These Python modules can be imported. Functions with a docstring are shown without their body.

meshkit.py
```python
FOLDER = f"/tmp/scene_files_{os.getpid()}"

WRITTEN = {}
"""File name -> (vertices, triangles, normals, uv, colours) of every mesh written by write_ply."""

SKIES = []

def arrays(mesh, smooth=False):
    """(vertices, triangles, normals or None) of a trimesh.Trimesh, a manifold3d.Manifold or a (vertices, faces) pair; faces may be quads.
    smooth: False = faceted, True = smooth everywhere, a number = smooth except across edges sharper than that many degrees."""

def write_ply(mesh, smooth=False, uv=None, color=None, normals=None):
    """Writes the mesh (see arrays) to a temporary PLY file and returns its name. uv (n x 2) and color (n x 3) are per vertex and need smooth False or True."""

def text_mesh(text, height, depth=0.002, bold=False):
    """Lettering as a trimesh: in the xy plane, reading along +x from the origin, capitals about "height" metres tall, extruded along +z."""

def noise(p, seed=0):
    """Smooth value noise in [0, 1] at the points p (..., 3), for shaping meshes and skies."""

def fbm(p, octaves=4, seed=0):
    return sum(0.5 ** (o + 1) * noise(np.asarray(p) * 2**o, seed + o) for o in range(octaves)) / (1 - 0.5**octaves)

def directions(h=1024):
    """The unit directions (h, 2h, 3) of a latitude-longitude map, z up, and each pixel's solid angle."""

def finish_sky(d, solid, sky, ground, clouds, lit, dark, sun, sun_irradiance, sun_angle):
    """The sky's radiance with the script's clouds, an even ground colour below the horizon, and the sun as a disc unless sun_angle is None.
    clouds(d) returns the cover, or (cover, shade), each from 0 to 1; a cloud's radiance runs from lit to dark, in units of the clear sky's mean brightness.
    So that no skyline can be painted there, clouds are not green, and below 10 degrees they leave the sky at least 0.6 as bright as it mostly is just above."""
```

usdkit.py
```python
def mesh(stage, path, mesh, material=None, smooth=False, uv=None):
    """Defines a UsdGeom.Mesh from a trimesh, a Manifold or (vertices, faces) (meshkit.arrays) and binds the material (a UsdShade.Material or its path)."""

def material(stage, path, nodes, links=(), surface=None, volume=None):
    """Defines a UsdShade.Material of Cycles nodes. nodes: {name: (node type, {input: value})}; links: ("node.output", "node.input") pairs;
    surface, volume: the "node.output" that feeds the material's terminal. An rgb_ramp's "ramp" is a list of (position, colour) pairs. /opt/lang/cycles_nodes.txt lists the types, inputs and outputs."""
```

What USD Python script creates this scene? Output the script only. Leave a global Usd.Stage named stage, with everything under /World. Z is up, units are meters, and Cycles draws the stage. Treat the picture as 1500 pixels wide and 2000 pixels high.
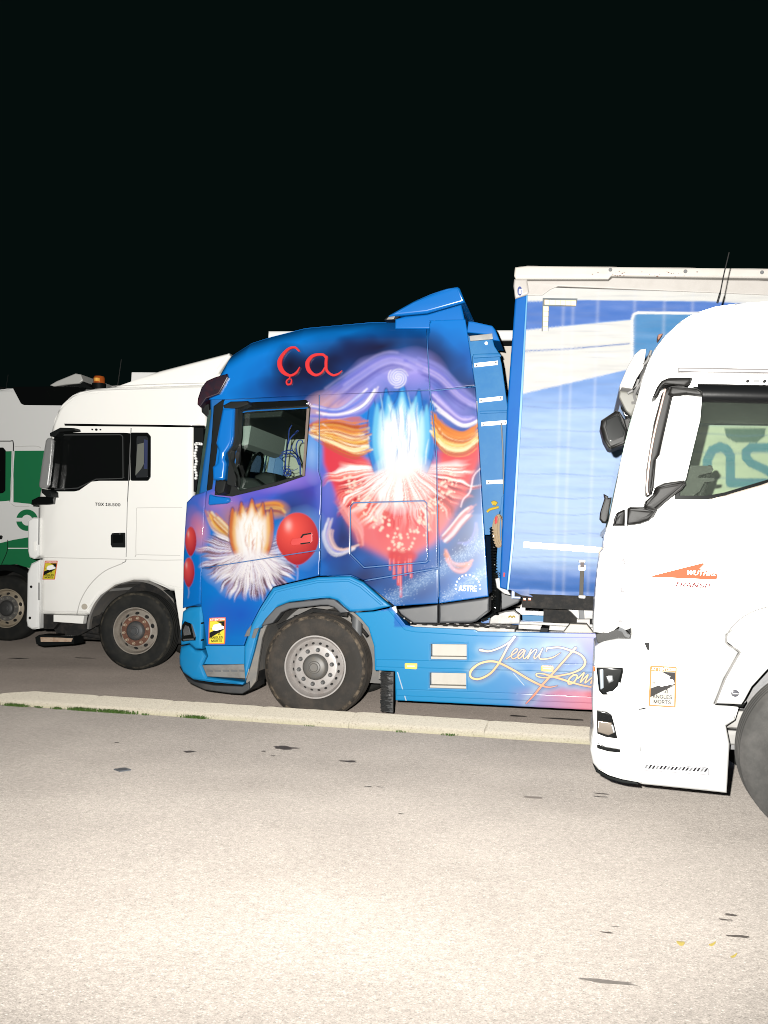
import math, random
import numpy as np
import trimesh, shapely, mapbox_earcut, manifold3d as m3
from shapely.geometry import Polygon, MultiPolygon, LineString, Point, box as sbox
from shapely.ops import unary_union
from shapely import affinity
from scipy.ndimage import gaussian_filter
from pxr import Usd, UsdGeom, UsdLux, UsdShade, Gf, Sdf, Vt
import usdkit, meshkit

random.seed(5); RNG = np.random.default_rng(5)
stage = Usd.Stage.CreateInMemory()
UsdGeom.SetStageUpAxis(stage, UsdGeom.Tokens.z); UsdGeom.SetStageMetersPerUnit(stage, 1.0)
UsdGeom.Xform.Define(stage, '/World'); UsdGeom.Scope.Define(stage, '/World/Looks')

# ------------------------------------------------------------------ camera, sky, flash
EYE = np.array([0.0, 0.0, 1.65]); FPX = 2187.0
YAW, PITCH, ROLL = math.radians(10.0), math.atan(72 / FPX), 0.03
_f = np.array([-math.sin(YAW) * math.cos(PITCH), math.cos(YAW) * math.cos(PITCH), math.sin(PITCH)])
_r0 = np.array([math.cos(YAW), math.sin(YAW), 0.0]); _u0 = np.cross(_r0, _f)
_r = _r0 * math.cos(ROLL) + _u0 * math.sin(ROLL); _u = _u0 * math.cos(ROLL) - _r0 * math.sin(ROLL)
cam = UsdGeom.Camera.Define(stage, '/World/camera')
M = Gf.Matrix4d(*_r, 0, *_u, 0, *(-_f), 0, *EYE, 1)
cam.AddTransformOp().Set(M)
cam.CreateHorizontalApertureAttr(24.0); cam.CreateVerticalApertureAttr(32.0)
cam.CreateFocalLengthAttr(24.0 * FPX / 1500); cam.CreateClippingRangeAttr(Gf.Vec2f(0.05, 500))
cam.CreateExposureAttr(0.0)

sky_m = usdkit.material(stage, '/World/Looks/night_sky', {
    "bg": ("background_shader", {"color": (0.20, 0.50, 0.46), "strength": 0.0080})}, surface="bg.background")
dome = UsdLux.DomeLight.Define(stage, '/World/sky')
UsdShade.MaterialBindingAPI.Apply(dome.GetPrim()).Bind(sky_m)
dome.GetPrim().SetCustomDataByKey('kind', 'structure')

# the photographer's flash, beside and a little above the lens, its head tilted up
FLASH = EYE + np.array([-0.14, 0.0, 0.12])
fl = UsdLux.SphereLight.Define(stage, '/World/camera_flash')
fl.CreateRadiusAttr(0.022); fl.CreateNormalizeAttr(True)
fl.CreateIntensityAttr(4500.0); fl.CreateColorAttr(Gf.Vec3f(1.0, 0.978, 0.93))
sh = UsdLux.ShapingAPI.Apply(fl.GetPrim()); sh.CreateShapingConeAngleAttr(70.0); sh.CreateShapingConeSoftnessAttr(1.0)
_fp = math.radians(34); _fy = YAW - math.radians(1)
fd = np.array([-math.sin(_fy) * math.cos(_fp), math.cos(_fy) * math.cos(_fp), math.sin(_fp)])
fr0 = np.array([math.cos(_fy), math.sin(_fy), 0.0]); fu = np.cross(fr0, fd)
fl.AddTransformOp().Set(Gf.Matrix4d(*fr0, 0, *fu, 0, *(-fd), 0, *FLASH, 1))

# ------------------------------------------------------------------ helpers: places
def ray(px, py):
    return _f + (px - 750) / FPX * _r + (1000 - py) / FPX * _u
def P(px, py, Y):
    d = ray(px, py); t = (Y - EYE[1]) / d[1]; p = EYE + t * d
    return p[0], p[2]
def G(px, py, z=0.0):
    d = ray(px, py); t = (z - EYE[2]) / d[2]; return EYE + t * d
def to_px(v):
    d = np.asarray(v) - EYE; k = FPX / (d @ _f)
    return np.stack([750 + (d @ _r) * k, 1000 - (d @ _u) * k], -1)
def S(Y, pts, rnd=0.0, holes=()):
    p = Polygon([P(x, y, Y) for x, y in pts], [[P(x, y, Y) for x, y in h] for h in holes])
    if not p.is_valid: p = p.buffer(0)
    if rnd: p = p.buffer(-rnd).buffer(2 * rnd, quad_segs=5).buffer(-rnd, quad_segs=5)
    return p
def polys(p): return [g for g in getattr(p, 'geoms', [p]) if isinstance(g, Polygon) and g.area > 1e-7]

# ------------------------------------------------------------------ helpers: meshes (v, f)
def cat(ms):
    V, F, n = [], [], 0
    for v, f in ms:
        V.append(np.asarray(v, float)); F.append(np.asarray(f, int) + n); n += len(v)
    return (np.vstack(V), np.vstack(F)) if V else (np.zeros((0, 3)), np.zeros((0, 3), int))
def vf(m):
    if isinstance(m, tuple): return m
    if hasattr(m, 'to_mesh'):
        q = m.to_mesh(); return np.array(q.vert_properties[:, :3]), np.array(q.tri_verts)
    return np.array(m.vertices), np.array(m.faces)
def merged(v, f):
    t = trimesh.Trimesh(v, f, process=False); t.merge_vertices(digits_vertex=6); t.update_faces(t.nondegenerate_faces(height=1e-9))
    return np.array(t.vertices), np.array(t.faces)
def to_man(m):
    v, f = merged(*vf(m))
    return m3.Manifold(m3.Mesh(np.ascontiguousarray(v, np.float32), np.ascontiguousarray(f, np.uint32)))
def _tri(rings, ys, facing):
    """triangulates outer ring + holes; ys gives y per ring"""
    v2 = np.vstack(rings); ends = np.cumsum([len(r) for r in rings])
    idx = mapbox_earcut.triangulate_float64(v2, ends.astype(np.uint32)).reshape(-1, 3).astype(int)
    y = np.concatenate([np.full(len(r), yy) for r, yy in zip(rings, ys)])
    v = np.stack([v2[:, 0], y, v2[:, 1]], 1)
    a, b, c = v2[idx[:, 0]], v2[idx[:, 1]], v2[idx[:, 2]]
    ar = (b[:, 0] - a[:, 0]) * (c[:, 1] - a[:, 1]) - (b[:, 1] - a[:, 1]) * (c[:, 0] - a[:, 0])
    flip = (ar < 0) if facing < 0 else (ar > 0)      # ccw in xz faces -y
    idx[flip] = idx[flip][:, ::-1]
    return v, idx
def _ring(r):
    c = np.array(r.coords)[:-1]; return c
def slab(pg, y0, y1, r=0.008, n=3, back=False):
    """a plate or body: the outline pg (x, z) with its near face at y0 (edge rounded by r) and its far face at y1"""
    out = []
    for p in polys(shapely.set_precision(pg, 1e-5)):
        try: p = shapely.remove_repeated_points(p, 2e-4)
        except Exception: continue
        if not p.is_valid: p = max(polys(p.buffer(0)), key=lambda g: g.area, default=None)
        if p is None or p.area < 1e-7: continue
        def rounded(yf, sgn):
            lv = [(p, yf + sgn * r)]
            for i in range(1, n + 1):
                t = i / n * math.pi / 2
                q = p.buffer(-r * (1 - math.cos(t)), join_style='mitre', mitre_limit=3)
                if not isinstance(q, Polygon) or q.is_empty or q.area < 1e-7 or len(q.interiors) != len(p.interiors): return None
                try: q = shapely.remove_repeated_points(q, 1e-4)
                except Exception: return None
                lv.append((q, yf + sgn * r * (1 - math.sin(t))))
            return lv
        def face(lv, facing):
            for (a, ya), (b, yb) in zip(lv[:-1], lv[1:]):
                out.append(_tri([_ring(a.exterior), _ring(b.exterior)], [ya, yb], facing))
                for h in b.interiors:
                    inner = [g for g in a.interiors if Polygon(h).buffer(1e-4).contains(Polygon(g))]
                    if inner: out.append(_tri([_ring(h), _ring(inner[0])], [yb, ya], facing))
            q, yy = lv[-1]
            out.append(_tri([_ring(q.exterior)] + [_ring(h) for h in q.interiors], [yy] * (1 + len(q.interiors)), facing))
        lv = rounded(y0, 1) if r > 0 else None
        if lv is None: lv = [(p, y0)]
        face(lv, -1)
        lb = rounded(y1, -1) if (back and r > 0) else None
        if lb is None: lb = [(p, y1)]
        face(lb, 1)
        ya, yb = lv[0][1], lb[0][1]
        q = shapely.geometry.polygon.orient(p)
        for rg in [q.exterior] + list(q.interiors):
            c = _ring(rg); k = len(c); j = (np.arange(k) + 1) % k
            v = np.vstack([np.stack([c[:, 0], np.full(k, ya), c[:, 1]], 1), np.stack([c[:, 0], np.full(k, yb), c[:, 1]], 1)])
            i = np.arange(k)
            out.append((v, np.vstack([np.stack([i, i + k, j], 1), np.stack([j, i + k, j + k], 1)])))
    v, f = cat(out)
    return merged(v, f)
def bx(x0, x1, y0, y1, z0, z1, r=0.0):
    if r <= 0:
        b = trimesh.creation.box(extents=[x1 - x0, y1 - y0, z1 - z0]); b.apply_translation([(x0 + x1) / 2, (y0 + y1) / 2, (z0 + z1) / 2]); return vf(b)
    return slab(sbox(x0, z0, x1, z1).buffer(-r).buffer(r, quad_segs=4), y0, y1, r * .8, 2, back=True)
def tube(pts, rad, sides=8, closed=False):
    p = np.asarray(pts, float); n = len(p); rad = np.broadcast_to(rad, n)
    t = np.gradient(p, axis=0); t /= np.linalg.norm(t, axis=1, keepdims=True) + 1e-12
    up = np.array([0, 0, 1.0]) if abs(t[0][2]) < .9 else np.array([0, 1.0, 0]); V = []
    a = np.cross(t[0], up); a /= np.linalg.norm(a)
    for i in range(n):
        a = a - t[i] * (a @ t[i]); a /= np.linalg.norm(a) + 1e-12; b = np.cross(t[i], a)
        th = np.arange(sides) / sides * 2 * math.pi
        V.append(p[i] + rad[i] * (np.cos(th)[:, None] * a + np.sin(th)[:, None] * b))
    V = np.vstack(V); F = []
    for i in range(n - 1):
        for k in range(sides):
            a0, a1 = i * sides + k, i * sides + (k + 1) % sides
            F += [[a0, a1, a1 + sides], [a0, a1 + sides, a0 + sides]]
    F += [[0, k + 1, k] for k in range(1, sides - 1)]
    o = (n - 1) * sides; F += [[o, o + k, o + k + 1] for k in range(1, sides - 1)]
    return V, np.array(F)
def lathe(prof, c, seg=56):
    """closed profile of (radius, y) turned about the y axis through c"""
    pr = np.array(prof, float); n = len(pr); th = np.arange(seg) / seg * 2 * math.pi
    V = np.stack([c[0] + pr[None, :, 0] * np.cos(th)[:, None], c[1] + np.broadcast_to(pr[None, :, 1], (seg, n)), c[2] + pr[None, :, 0] * np.sin(th)[:, None]], -1).reshape(-1, 3)
    F = []
    for s in range(seg):
        for i in range(n):
            a, b = s * n + i, s * n + (i + 1) % n; a2, b2 = ((s + 1) % seg) * n + i, ((s + 1) % seg) * n + (i + 1) % n
            F += [[a, b, b2], [a, b2, a2]]
    m = trimesh.Trimesh(V, F, process=False); m.merge_vertices(digits_vertex=6); m.update_faces(m.nondegenerate_faces(height=1e-9))
    if m.volume < 0: m.invert()
    return vf(m)
def rodY(x, z, r, y0, y1, seg=16, ch=0.15):
    return lathe([(0, y0), (r * (1 - ch), y0), (r, y0 + r * ch), (r, y1), (0, y1)], (x, 0, z), seg)
def hexY(x, z, r, y0, y1):
    return lathe([(0, y0), (r * .75, y0), (r, y0 + r * .35), (r, y1), (0, y1)], (x, 0, z), 6)
def text(s, h, x, z, y, bold=False, slant=0.0, sx=1.0, depth=0.003, rot=0.0):
    m = meshkit.text_mesh(s, h, depth, bold); v = np.array(m.vertices)
    X, Z, D = v[:, 0] * sx + slant * v[:, 1], v[:, 1], v[:, 2]
    c, sn = math.cos(rot), math.sin(rot)
    return np.stack([x + X * c - Z * sn, y - D, z + X * sn + Z * c], 1), np.array(m.faces)
def spline(pts, n=14):
    p = np.asarray(pts, float); q = np.vstack([2 * p[0] - p[1], p, 2 * p[-1] - p[-2]]); out = []
    for i in range(len(p) - 1):
        a, b, c, d = q[i:i + 4]; t = np.linspace(0, 1, n, endpoint=False)[:, None]
        out.append(.5 * (2 * b + (c - a) * t + (2 * a - 5 * b + 4 * c - d) * t * t + (3 * b - a - 3 * c + d) * t ** 3))
    return np.vstack(out + [p[-1:]])
def brush(pts, w, n=10):
    """a stroke outline through the points with the widths w (px)"""
    s = spline([(a, b) for a, b in pts], n); ww = np.interp(np.linspace(0, 1, len(s)), np.linspace(0, 1, len(w)), w)
    cs = [Point(*q).buffer(k / 2, quad_segs=4) for q, k in zip(s, ww)]
    return unary_union([unary_union([a, b]).convex_hull for a, b in zip(cs[:-1], cs[1:])])
def warp_px(pg, Y):
    f = lambda c: [P(x, y, Y) for x, y in c]
    return MultiPolygon([Polygon(f(g.exterior.coords), [f(h.coords) for h in g.interiors]).buffer(0) for g in polys(pg)]) if len(polys(pg)) != 1 else \
        Polygon(f(polys(pg)[0].exterior.coords), [f(h.coords) for h in polys(pg)[0].interiors]).buffer(0)

# ------------------------------------------------------------------ helpers: prims
taken = {}
def numbered(parent, name):
    k = (parent, name); taken[k] = taken.get(k, -1) + 1
    return name if taken[k] == 0 else f'{name}_{taken[k]:03d}'
class Node:
    def __init__(s, path, org): s.path, s.org = path, np.asarray(org, float); s.prim = stage.GetPrimAtPath(path)
def thing(name, label, cat_, org=(0, 0, 0), group=None, kind=None):
    p = f"/World/{numbered('/World', name)}"; x = UsdGeom.Xform.Define(stage, p); x.AddTranslateOp().Set(Gf.Vec3d(*map(float, org)))
    pr = x.GetPrim()
    if label: pr.SetCustomDataByKey('label', label)
    if cat_: pr.SetCustomDataByKey('category', cat_)
    if group: pr.SetCustomDataByKey('group', group)
    if kind: pr.SetCustomDataByKey('kind', kind)
    return Node(p, org)
def node(parent, name):
    p = f'{parent.path}/{numbered(parent.path, name)}'; UsdGeom.Xform.Define(stage, p); return Node(p, parent.org)
def part(T, name, mesh, mat, smooth=30, paint=None, dense=None, warp=None, label=None, kind=None):
    v, f = vf(mesh)
    if len(v) == 0: return T
    if dense: v, f = vf(to_man((v, f)).refine_to_length(dense))
    col = None
    if paint is not None: smooth_v = v
    base = v
    if warp is not None: v = warp(np.array(v))
    if smooth and smooth is not True:
        tm = trimesh.graph.smooth_shade(trimesh.Trimesh(np.hstack([v]), f, process=False), angle=math.radians(smooth), facet_minarea=None) if paint is None else None
        if tm is not None: v, f = np.array(tm.vertices), np.array(tm.faces)
    p = f'{T.path}/{numbered(T.path, name)}'
    g = usdkit.mesh(stage, p, (v - T.org, f), mat, smooth=True if smooth else False)
    if paint is not None:
        c = paint(base)
        UsdGeom.PrimvarsAPI(g).CreatePrimvar('paint', Sdf.ValueTypeNames.Color3fArray, 'vertex').Set(Vt.Vec3fArray.FromNumpy(c.astype(np.float32)))
    if label: g.GetPrim().SetCustomDataByKey('label', label)
    if kind: g.GetPrim().SetCustomDataByKey('kind', kind)
    return Node(p, T.org)

# ------------------------------------------------------------------ materials
def lin(c):
    c = np.asarray(c, float) / 255.0
    return np.where(c <= .04045, c / 12.92, ((c + .055) / 1.055) ** 2.4)
EXPO = 0.43
def C(r, g, b, k=EXPO): return tuple(np.clip(lin((r, g, b)) * k, 0.002, 0.9))
_mats = {}
def mat(name, color, rough=.4, metal=0.0, coat=0.0, dirt=0.0, dirt_col=(.12, .10, .08), scale=6.0, bump=0.0, bscale=60.0, spec=.5, paint=False, droughness=0.0, coat_rough=.06):
    if name in _mats: return _mats[name]
    n = {"p": ("principled_bsdf", {"base_color": color, "roughness": rough, "metallic": metal, "coat_weight": coat, "coat_roughness": coat_rough, "specular_ior_level": spec, "diffuse_roughness": droughness}),
         "geo": ("geometry", {})}
    L = []; src = None
    if paint:
        n["at"] = ("attribute", {"attribute": "paint"}); src = "at.color"
    if dirt > 0:
        n["no"] = ("noise_texture", {"scale": scale, "detail": 6.0, "roughness": .65})
        n["rp"] = ("map_range", {"from_min": .45, "from_max": .8, "to_min": 0.0, "to_max": dirt, "clamp": True})
        n["mx"] = ("mix_color", {"a": color, "b": dirt_col, "blend_type": "mix"})
        L += [("geo.position", "no.vector"), ("no.fac", "rp.value"), ("rp.result", "mx.fac")]
        if src: L.append((src, "mx.a"))
        src = "mx.result"
    if src: L.append((src, "p.base_color"))
    if bump > 0:
        n["nb"] = ("noise_texture", {"scale": bscale, "detail": 4.0, "roughness": .6})
        n["bp"] = ("bump", {"strength": 1.0, "distance": bump})
        L += [("geo.position", "nb.vector"), ("nb.fac", "bp.height"), ("bp.normal", "p.normal")]
    _mats[name] = usdkit.material(stage, f'/World/Looks/{name}', n, L, surface="p.BSDF")
    return _mats[name]
def glass(name, tint=(.75, .9, .85), dark=0.0, dust=0.0):
    n = {"t": ("transparent_bsdf", {"color": tint}), "g": ("glossy_bsdf", {"color": (1, 1, 1), "roughness": 0.01}),
         "fr": ("fresnel", {"IOR": 1.5}), "m": ("mix_closure", {})}
    L = [("fr.fac", "m.fac"), ("t.BSDF", "m.closure1"), ("g.BSDF", "m.closure2")]; out = "m.closure"
    if dust:
        n |= {"d": ("diffuse_bsdf", {"color": (.45, .5, .45)}), "m2": ("mix_closure", {}), "geo": ("geometry", {}),
              "no": ("noise_texture", {"scale": 90.0, "detail": 3.0, "roughness": .8}), "rg": ("map_range", {"from_min": .56, "from_max": .75, "to_min": dust * .25, "to_max": dust, "clamp": True})}
        L += [("geo.position", "no.vector"), ("no.fac", "rg.value"), ("rg.result", "m2.fac"), ("m.closure", "m2.closure1"), ("d.BSDF", "m2.closure2")]; out = "m2.closure"
    return usdkit.material(stage, f'/World/Looks/{name}', n, L, surface=out)

m_mural = mat('airbrushed_paint', (.1, .2, .5), .25, coat=.1, paint=True, spec=.3)
m_blue = mat('blue_paint', C(8, 122, 214), .26, coat=.1, spec=.35, dirt=.12, dirt_col=C(40, 130, 200), scale=3)
m_blue_l = mat('light_blue_plastic', C(30, 160, 230), .45, spec=.3, dirt=.25, dirt_col=C(80, 165, 215), scale=7)
m_blue_d = mat('inner_blue_paint', C(20, 125, 195), .5, spec=.2, dirt=.3, dirt_col=C(90, 160, 205), scale=8)
m_white1 = mat('aged_white_paint', (.80, .79, .76), .35, coat=.4, dirt=.06, dirt_col=(.6, .57, .5), scale=2)
m_white2 = mat('clean_white_paint', (.55, .55, .54), .3, coat=.3)
m_whiteg = mat('grey_white_paint', (.70, .70, .69), .35, coat=.4, dirt=.06, scale=2)
m_green = mat('green_paint', (.012, .16, .06), .35, coat=.4)
m_black = mat('black_plastic', (.005, .006, .006), .55, bump=.0003, bscale=400, spec=.12)
m_black2 = mat('satin_black_plastic', (.0045, .0043, .004), .5, bump=.0004, bscale=500, spec=.17, dirt=.3, dirt_col=(.009, .008, .007), scale=12)
m_blackr = mat('worn_black_plastic', (.018, .019, .02), .55, dirt=.4, dirt_col=(.07, .062, .055), bump=.001, bscale=150)
m_gloss = mat('gloss_black', (.0035, .004, .004), .12, spec=.5)
m_grey = mat('grey_plastic', C(120, 122, 125), .55, dirt=.35, dirt_col=C(150, 145, 138), scale=9)
m_sill = mat('dark_grey_plastic', C(92, 94, 98), .5, dirt=.3, dirt_col=C(125, 122, 120), scale=8)
m_steel = mat('dull_steel', C(170, 168, 165), .45, metal=.35, dirt=.5, dirt_col=C(110, 100, 90), scale=14)
m_alu = mat('deck_aluminium', C(205, 200, 195), .5, metal=.2, dirt=.6, dirt_col=C(120, 112, 100), scale=12)
m_dark = mat('dirty_chassis', (.012, .012, .012), .75, spec=.2, dirt=.6, dirt_col=(.055, .046, .038), scale=14, bump=.003, bscale=50)
m_mud = mat('muddy_liner', (.13, .125, .12), .75, dirt=.7, dirt_col=(.22, .19, .15), scale=8, bump=.003, bscale=30)
m_rub = mat('tyre_rubber', (.024, .021, .018), .75, spec=.3, dirt=.75, dirt_col=(.075, .058, .044), scale=5, bump=.0015, bscale=60, droughness=.5)
m_rub2 = mat('grey_tyre_rubber', (.046, .045, .043), .75, spec=.2, dirt=.8, dirt_col=(.10, .095, .09), scale=5, bump=.0015, bscale=60, droughness=.5)
m_rubd = mat('dark_tyre_rubber', (.010, .0105, .0100), .75, spec=.25, dirt=.6, dirt_col=(.042, .038, .030), scale=5, bump=.0015, bscale=60)
m_rim = mat('silver_rim', C(222, 216, 212), .38, metal=.25, dirt=.35, dirt_col=C(150, 120, 100), scale=16)
m_hub = mat('grey_hub', C(135, 133, 130), .5, metal=.2, dirt=.5, dirt_col=C(160, 145, 125), scale=14)
m_nut = mat('dark_nut', C(120, 120, 120), .45, metal=.3)
m_worn = mat('worn_tyre_edge', (.024, .021, .018), .8, spec=.2, dirt=1.0, dirt_col=(.22, .17, .12), scale=11, bump=.002, bscale=70)
m_wornd = mat('dark_worn_tyre_edge', (.012, .012, .011), .8, spec=.2, dirt=1.0, dirt_col=(.11, .095, .07), scale=7, bump=.002, bscale=70)
m_rimold = mat('old_rim', (.24, .215, .185), .5, dirt=.6, dirt_col=(.10, .065, .045), scale=14)
m_rust = mat('rusty_steel', (.095, .038, .022), .75, dirt=.7, dirt_col=(.22, .10, .06), scale=22, bump=.002, bscale=80)
m_brass = mat('pale_nut', (.5, .4, .3), .4, metal=.4, dirt=.5, dirt_col=(.25, .1, .05), scale=40)
m_chrome = mat('satin_rail', (.20, .19, .19), .4, metal=.5)
m_lampin = mat('lamp_reflector', (.55, .56, .58), .2, metal=.9)
m_amber = mat('amber_reflector', (.95, .46, .08), .3)
m_amberc = mat('amber_core', (.98, .86, .55), .25)
m_orange = mat('orange_lens', (.42, .09, .015), .2, coat=.6)
m_red = mat('red_paint', C(228, 36, 40), .5, spec=.2)
m_yel = mat('yellow_sticker', (.50, .43, .03), .5, spec=.2)
m_ora = mat('orange_border', (.52, .10, .035), .5, spec=.2)
m_ink = mat('black_ink', (.006, .006, .006), .6, spec=.1)
m_inkg = mat('grey_ink', (.17, .16, .155), .5)
m_wht = mat('white_sticker', (.78, .78, .76), .4)
m_cream = mat('cream_panel', C(235, 228, 215), .5, dirt=.3, dirt_col=C(190, 180, 160), scale=8)
m_rope = mat('beige_rope', C(205, 180, 145), .8, bump=.003, bscale=150)
m_hose = mat('yellow_hose', C(235, 200, 50), .5)
m_lining = mat('cab_lining', (.33, .34, .33), .8)
m_curtain_in = mat('grey_blind', (.22, .22, .22), .8)
m_dash = mat('dashboard', (.012, .0125, .013), .6, spec=.15, bump=.001, bscale=120)
m_seat = mat('seat_cloth', (.05, .055, .065), .9)
m_far = mat('beige_far_trailer', (.42, .38, .33), .5, dirt=.3, dirt_col=(.25, .22, .18), scale=2)
g_clear = glass('side_glass', (.88, .95, .91))
g_far = glass('far_glass', (.96, .98, .95))
g_green = glass('green_side_glass', (.95, .99, .93), dust=.05)
g_dark = glass('tinted_glass', (.10, .12, .11))

# ------------------------------------------------------------------ wheel, sticker
def wheel(T, cx, cz, Y, R, rub, rimm, discm, hubm, nutm, holes=20, hole_r=.011, label=None, worn=None):
    worn = worn or rub
    w = node(T, 'wheel'); s = R / .505
    if label: stage.GetPrimAtPath(w.path).SetCustomDataByKey('label', label)
    q = lambda pr: [(a * s, b) for a, b in pr]
    tp = [(.292, .035), (.298, .016), (.315, .008), (.345, .003), (.352, .006), (.39, .0), (.425, .001), (.432, .004), (.46, .008), (.482, .020), (.497, .038)]
    y = .042
    for k in range(4):
        tp += [(.505, y + .004), (.505, y + .044), (.493, y + .047), (.493, y + .054)]; y += .058
    tp += [(.505, y), (.497, .295), (.47, .318), (.39, .325), (.30, .31), (.292, .29)]
    part(w, 'tyre', lathe(q(tp), (cx, Y, cz), 80), rub, smooth=35)
    part(w, 'worn_shoulder', lathe(q([(.458, .0075), (.470, .0115), (.481, .0185), (.487, .0255), (.484, .030), (.458, .013)]), (cx, Y, cz), 80), worn, smooth=35)
    rp = [(.300, .012), (.303, .030), (.292, .045), (.292, .29), (.262, .29), (.262, .12), (.232, .085), (.205, .052), (.196, .046), (.10, .046), (.10, .036),
          (.198, .036), (.212, .044), (.238, .072), (.262, .088), (.276, .050), (.284, .022), (.288, .012)]
    rim = to_man(lathe(q(rp), (cx, Y, cz), 80))
    cuts = []
    for k in range(holes):
        a = 2 * math.pi * (k + .5) / holes
        c = m3.Manifold.cylinder(.2, hole_r * s, hole_r * s, 12).scale([1.4 if holes > 12 else 1.6, 1.0, 1])
        c = c.rotate([-90, 0, 0]).rotate([0, 0, 0]).translate([0, Y - .02, 0])
        rr = .2235 * s
        c = c.rotate([0, -math.degrees(a) + 90, 0]).translate([cx + rr * math.cos(a), 0, cz + rr * math.sin(a)])
        cuts.append(c)
    rim = rim - m3.Manifold.batch_boolean(cuts, m3.OpType.Add)
    part(w, 'rim', rim, rimm, smooth=35)
    part(w, 'rim_back', lathe(q([(0, .14), (.258, .14), (.258, .15), (0, .15)]), (cx, Y, cz), 40), m_dark)
    if discm is not rimm:
        part(w, 'rim_disc', lathe(q([(.09, .030), (.188, .030), (.194, .035), (.194, .042), (.09, .042)]), (cx, Y, cz), 60), discm, smooth=35)
    hb = part(w, 'hub', lathe(q([(0, -.035), (.05, -.035), (.058, -.03), (.060, -.018), (.095, -.012), (.112, .0), (.124, .022), (.128, .05), (.128, .09), (0, .09)]), (cx, Y, cz), 48), hubm, smooth=35)
    part(w, 'hub_cap', lathe(q([(0, -.044), (.036, -.044), (.042, -.038), (.042, -.03), (0, -.03)]), (cx, Y, cz), 32), hubm)
    for k in range(10):
        a = 2 * math.pi * (k + .3) / 10
        x, z = cx + .163 * s * math.cos(a), cz + .163 * s * math.sin(a)
        part(w, 'wheel_nut', cat([hexY(x, z, .0175 * s, Y - .004, Y + .045), rodY(x, z, .021 * s, Y + .028, Y + .046, 14)]), nutm)
    return w
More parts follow.
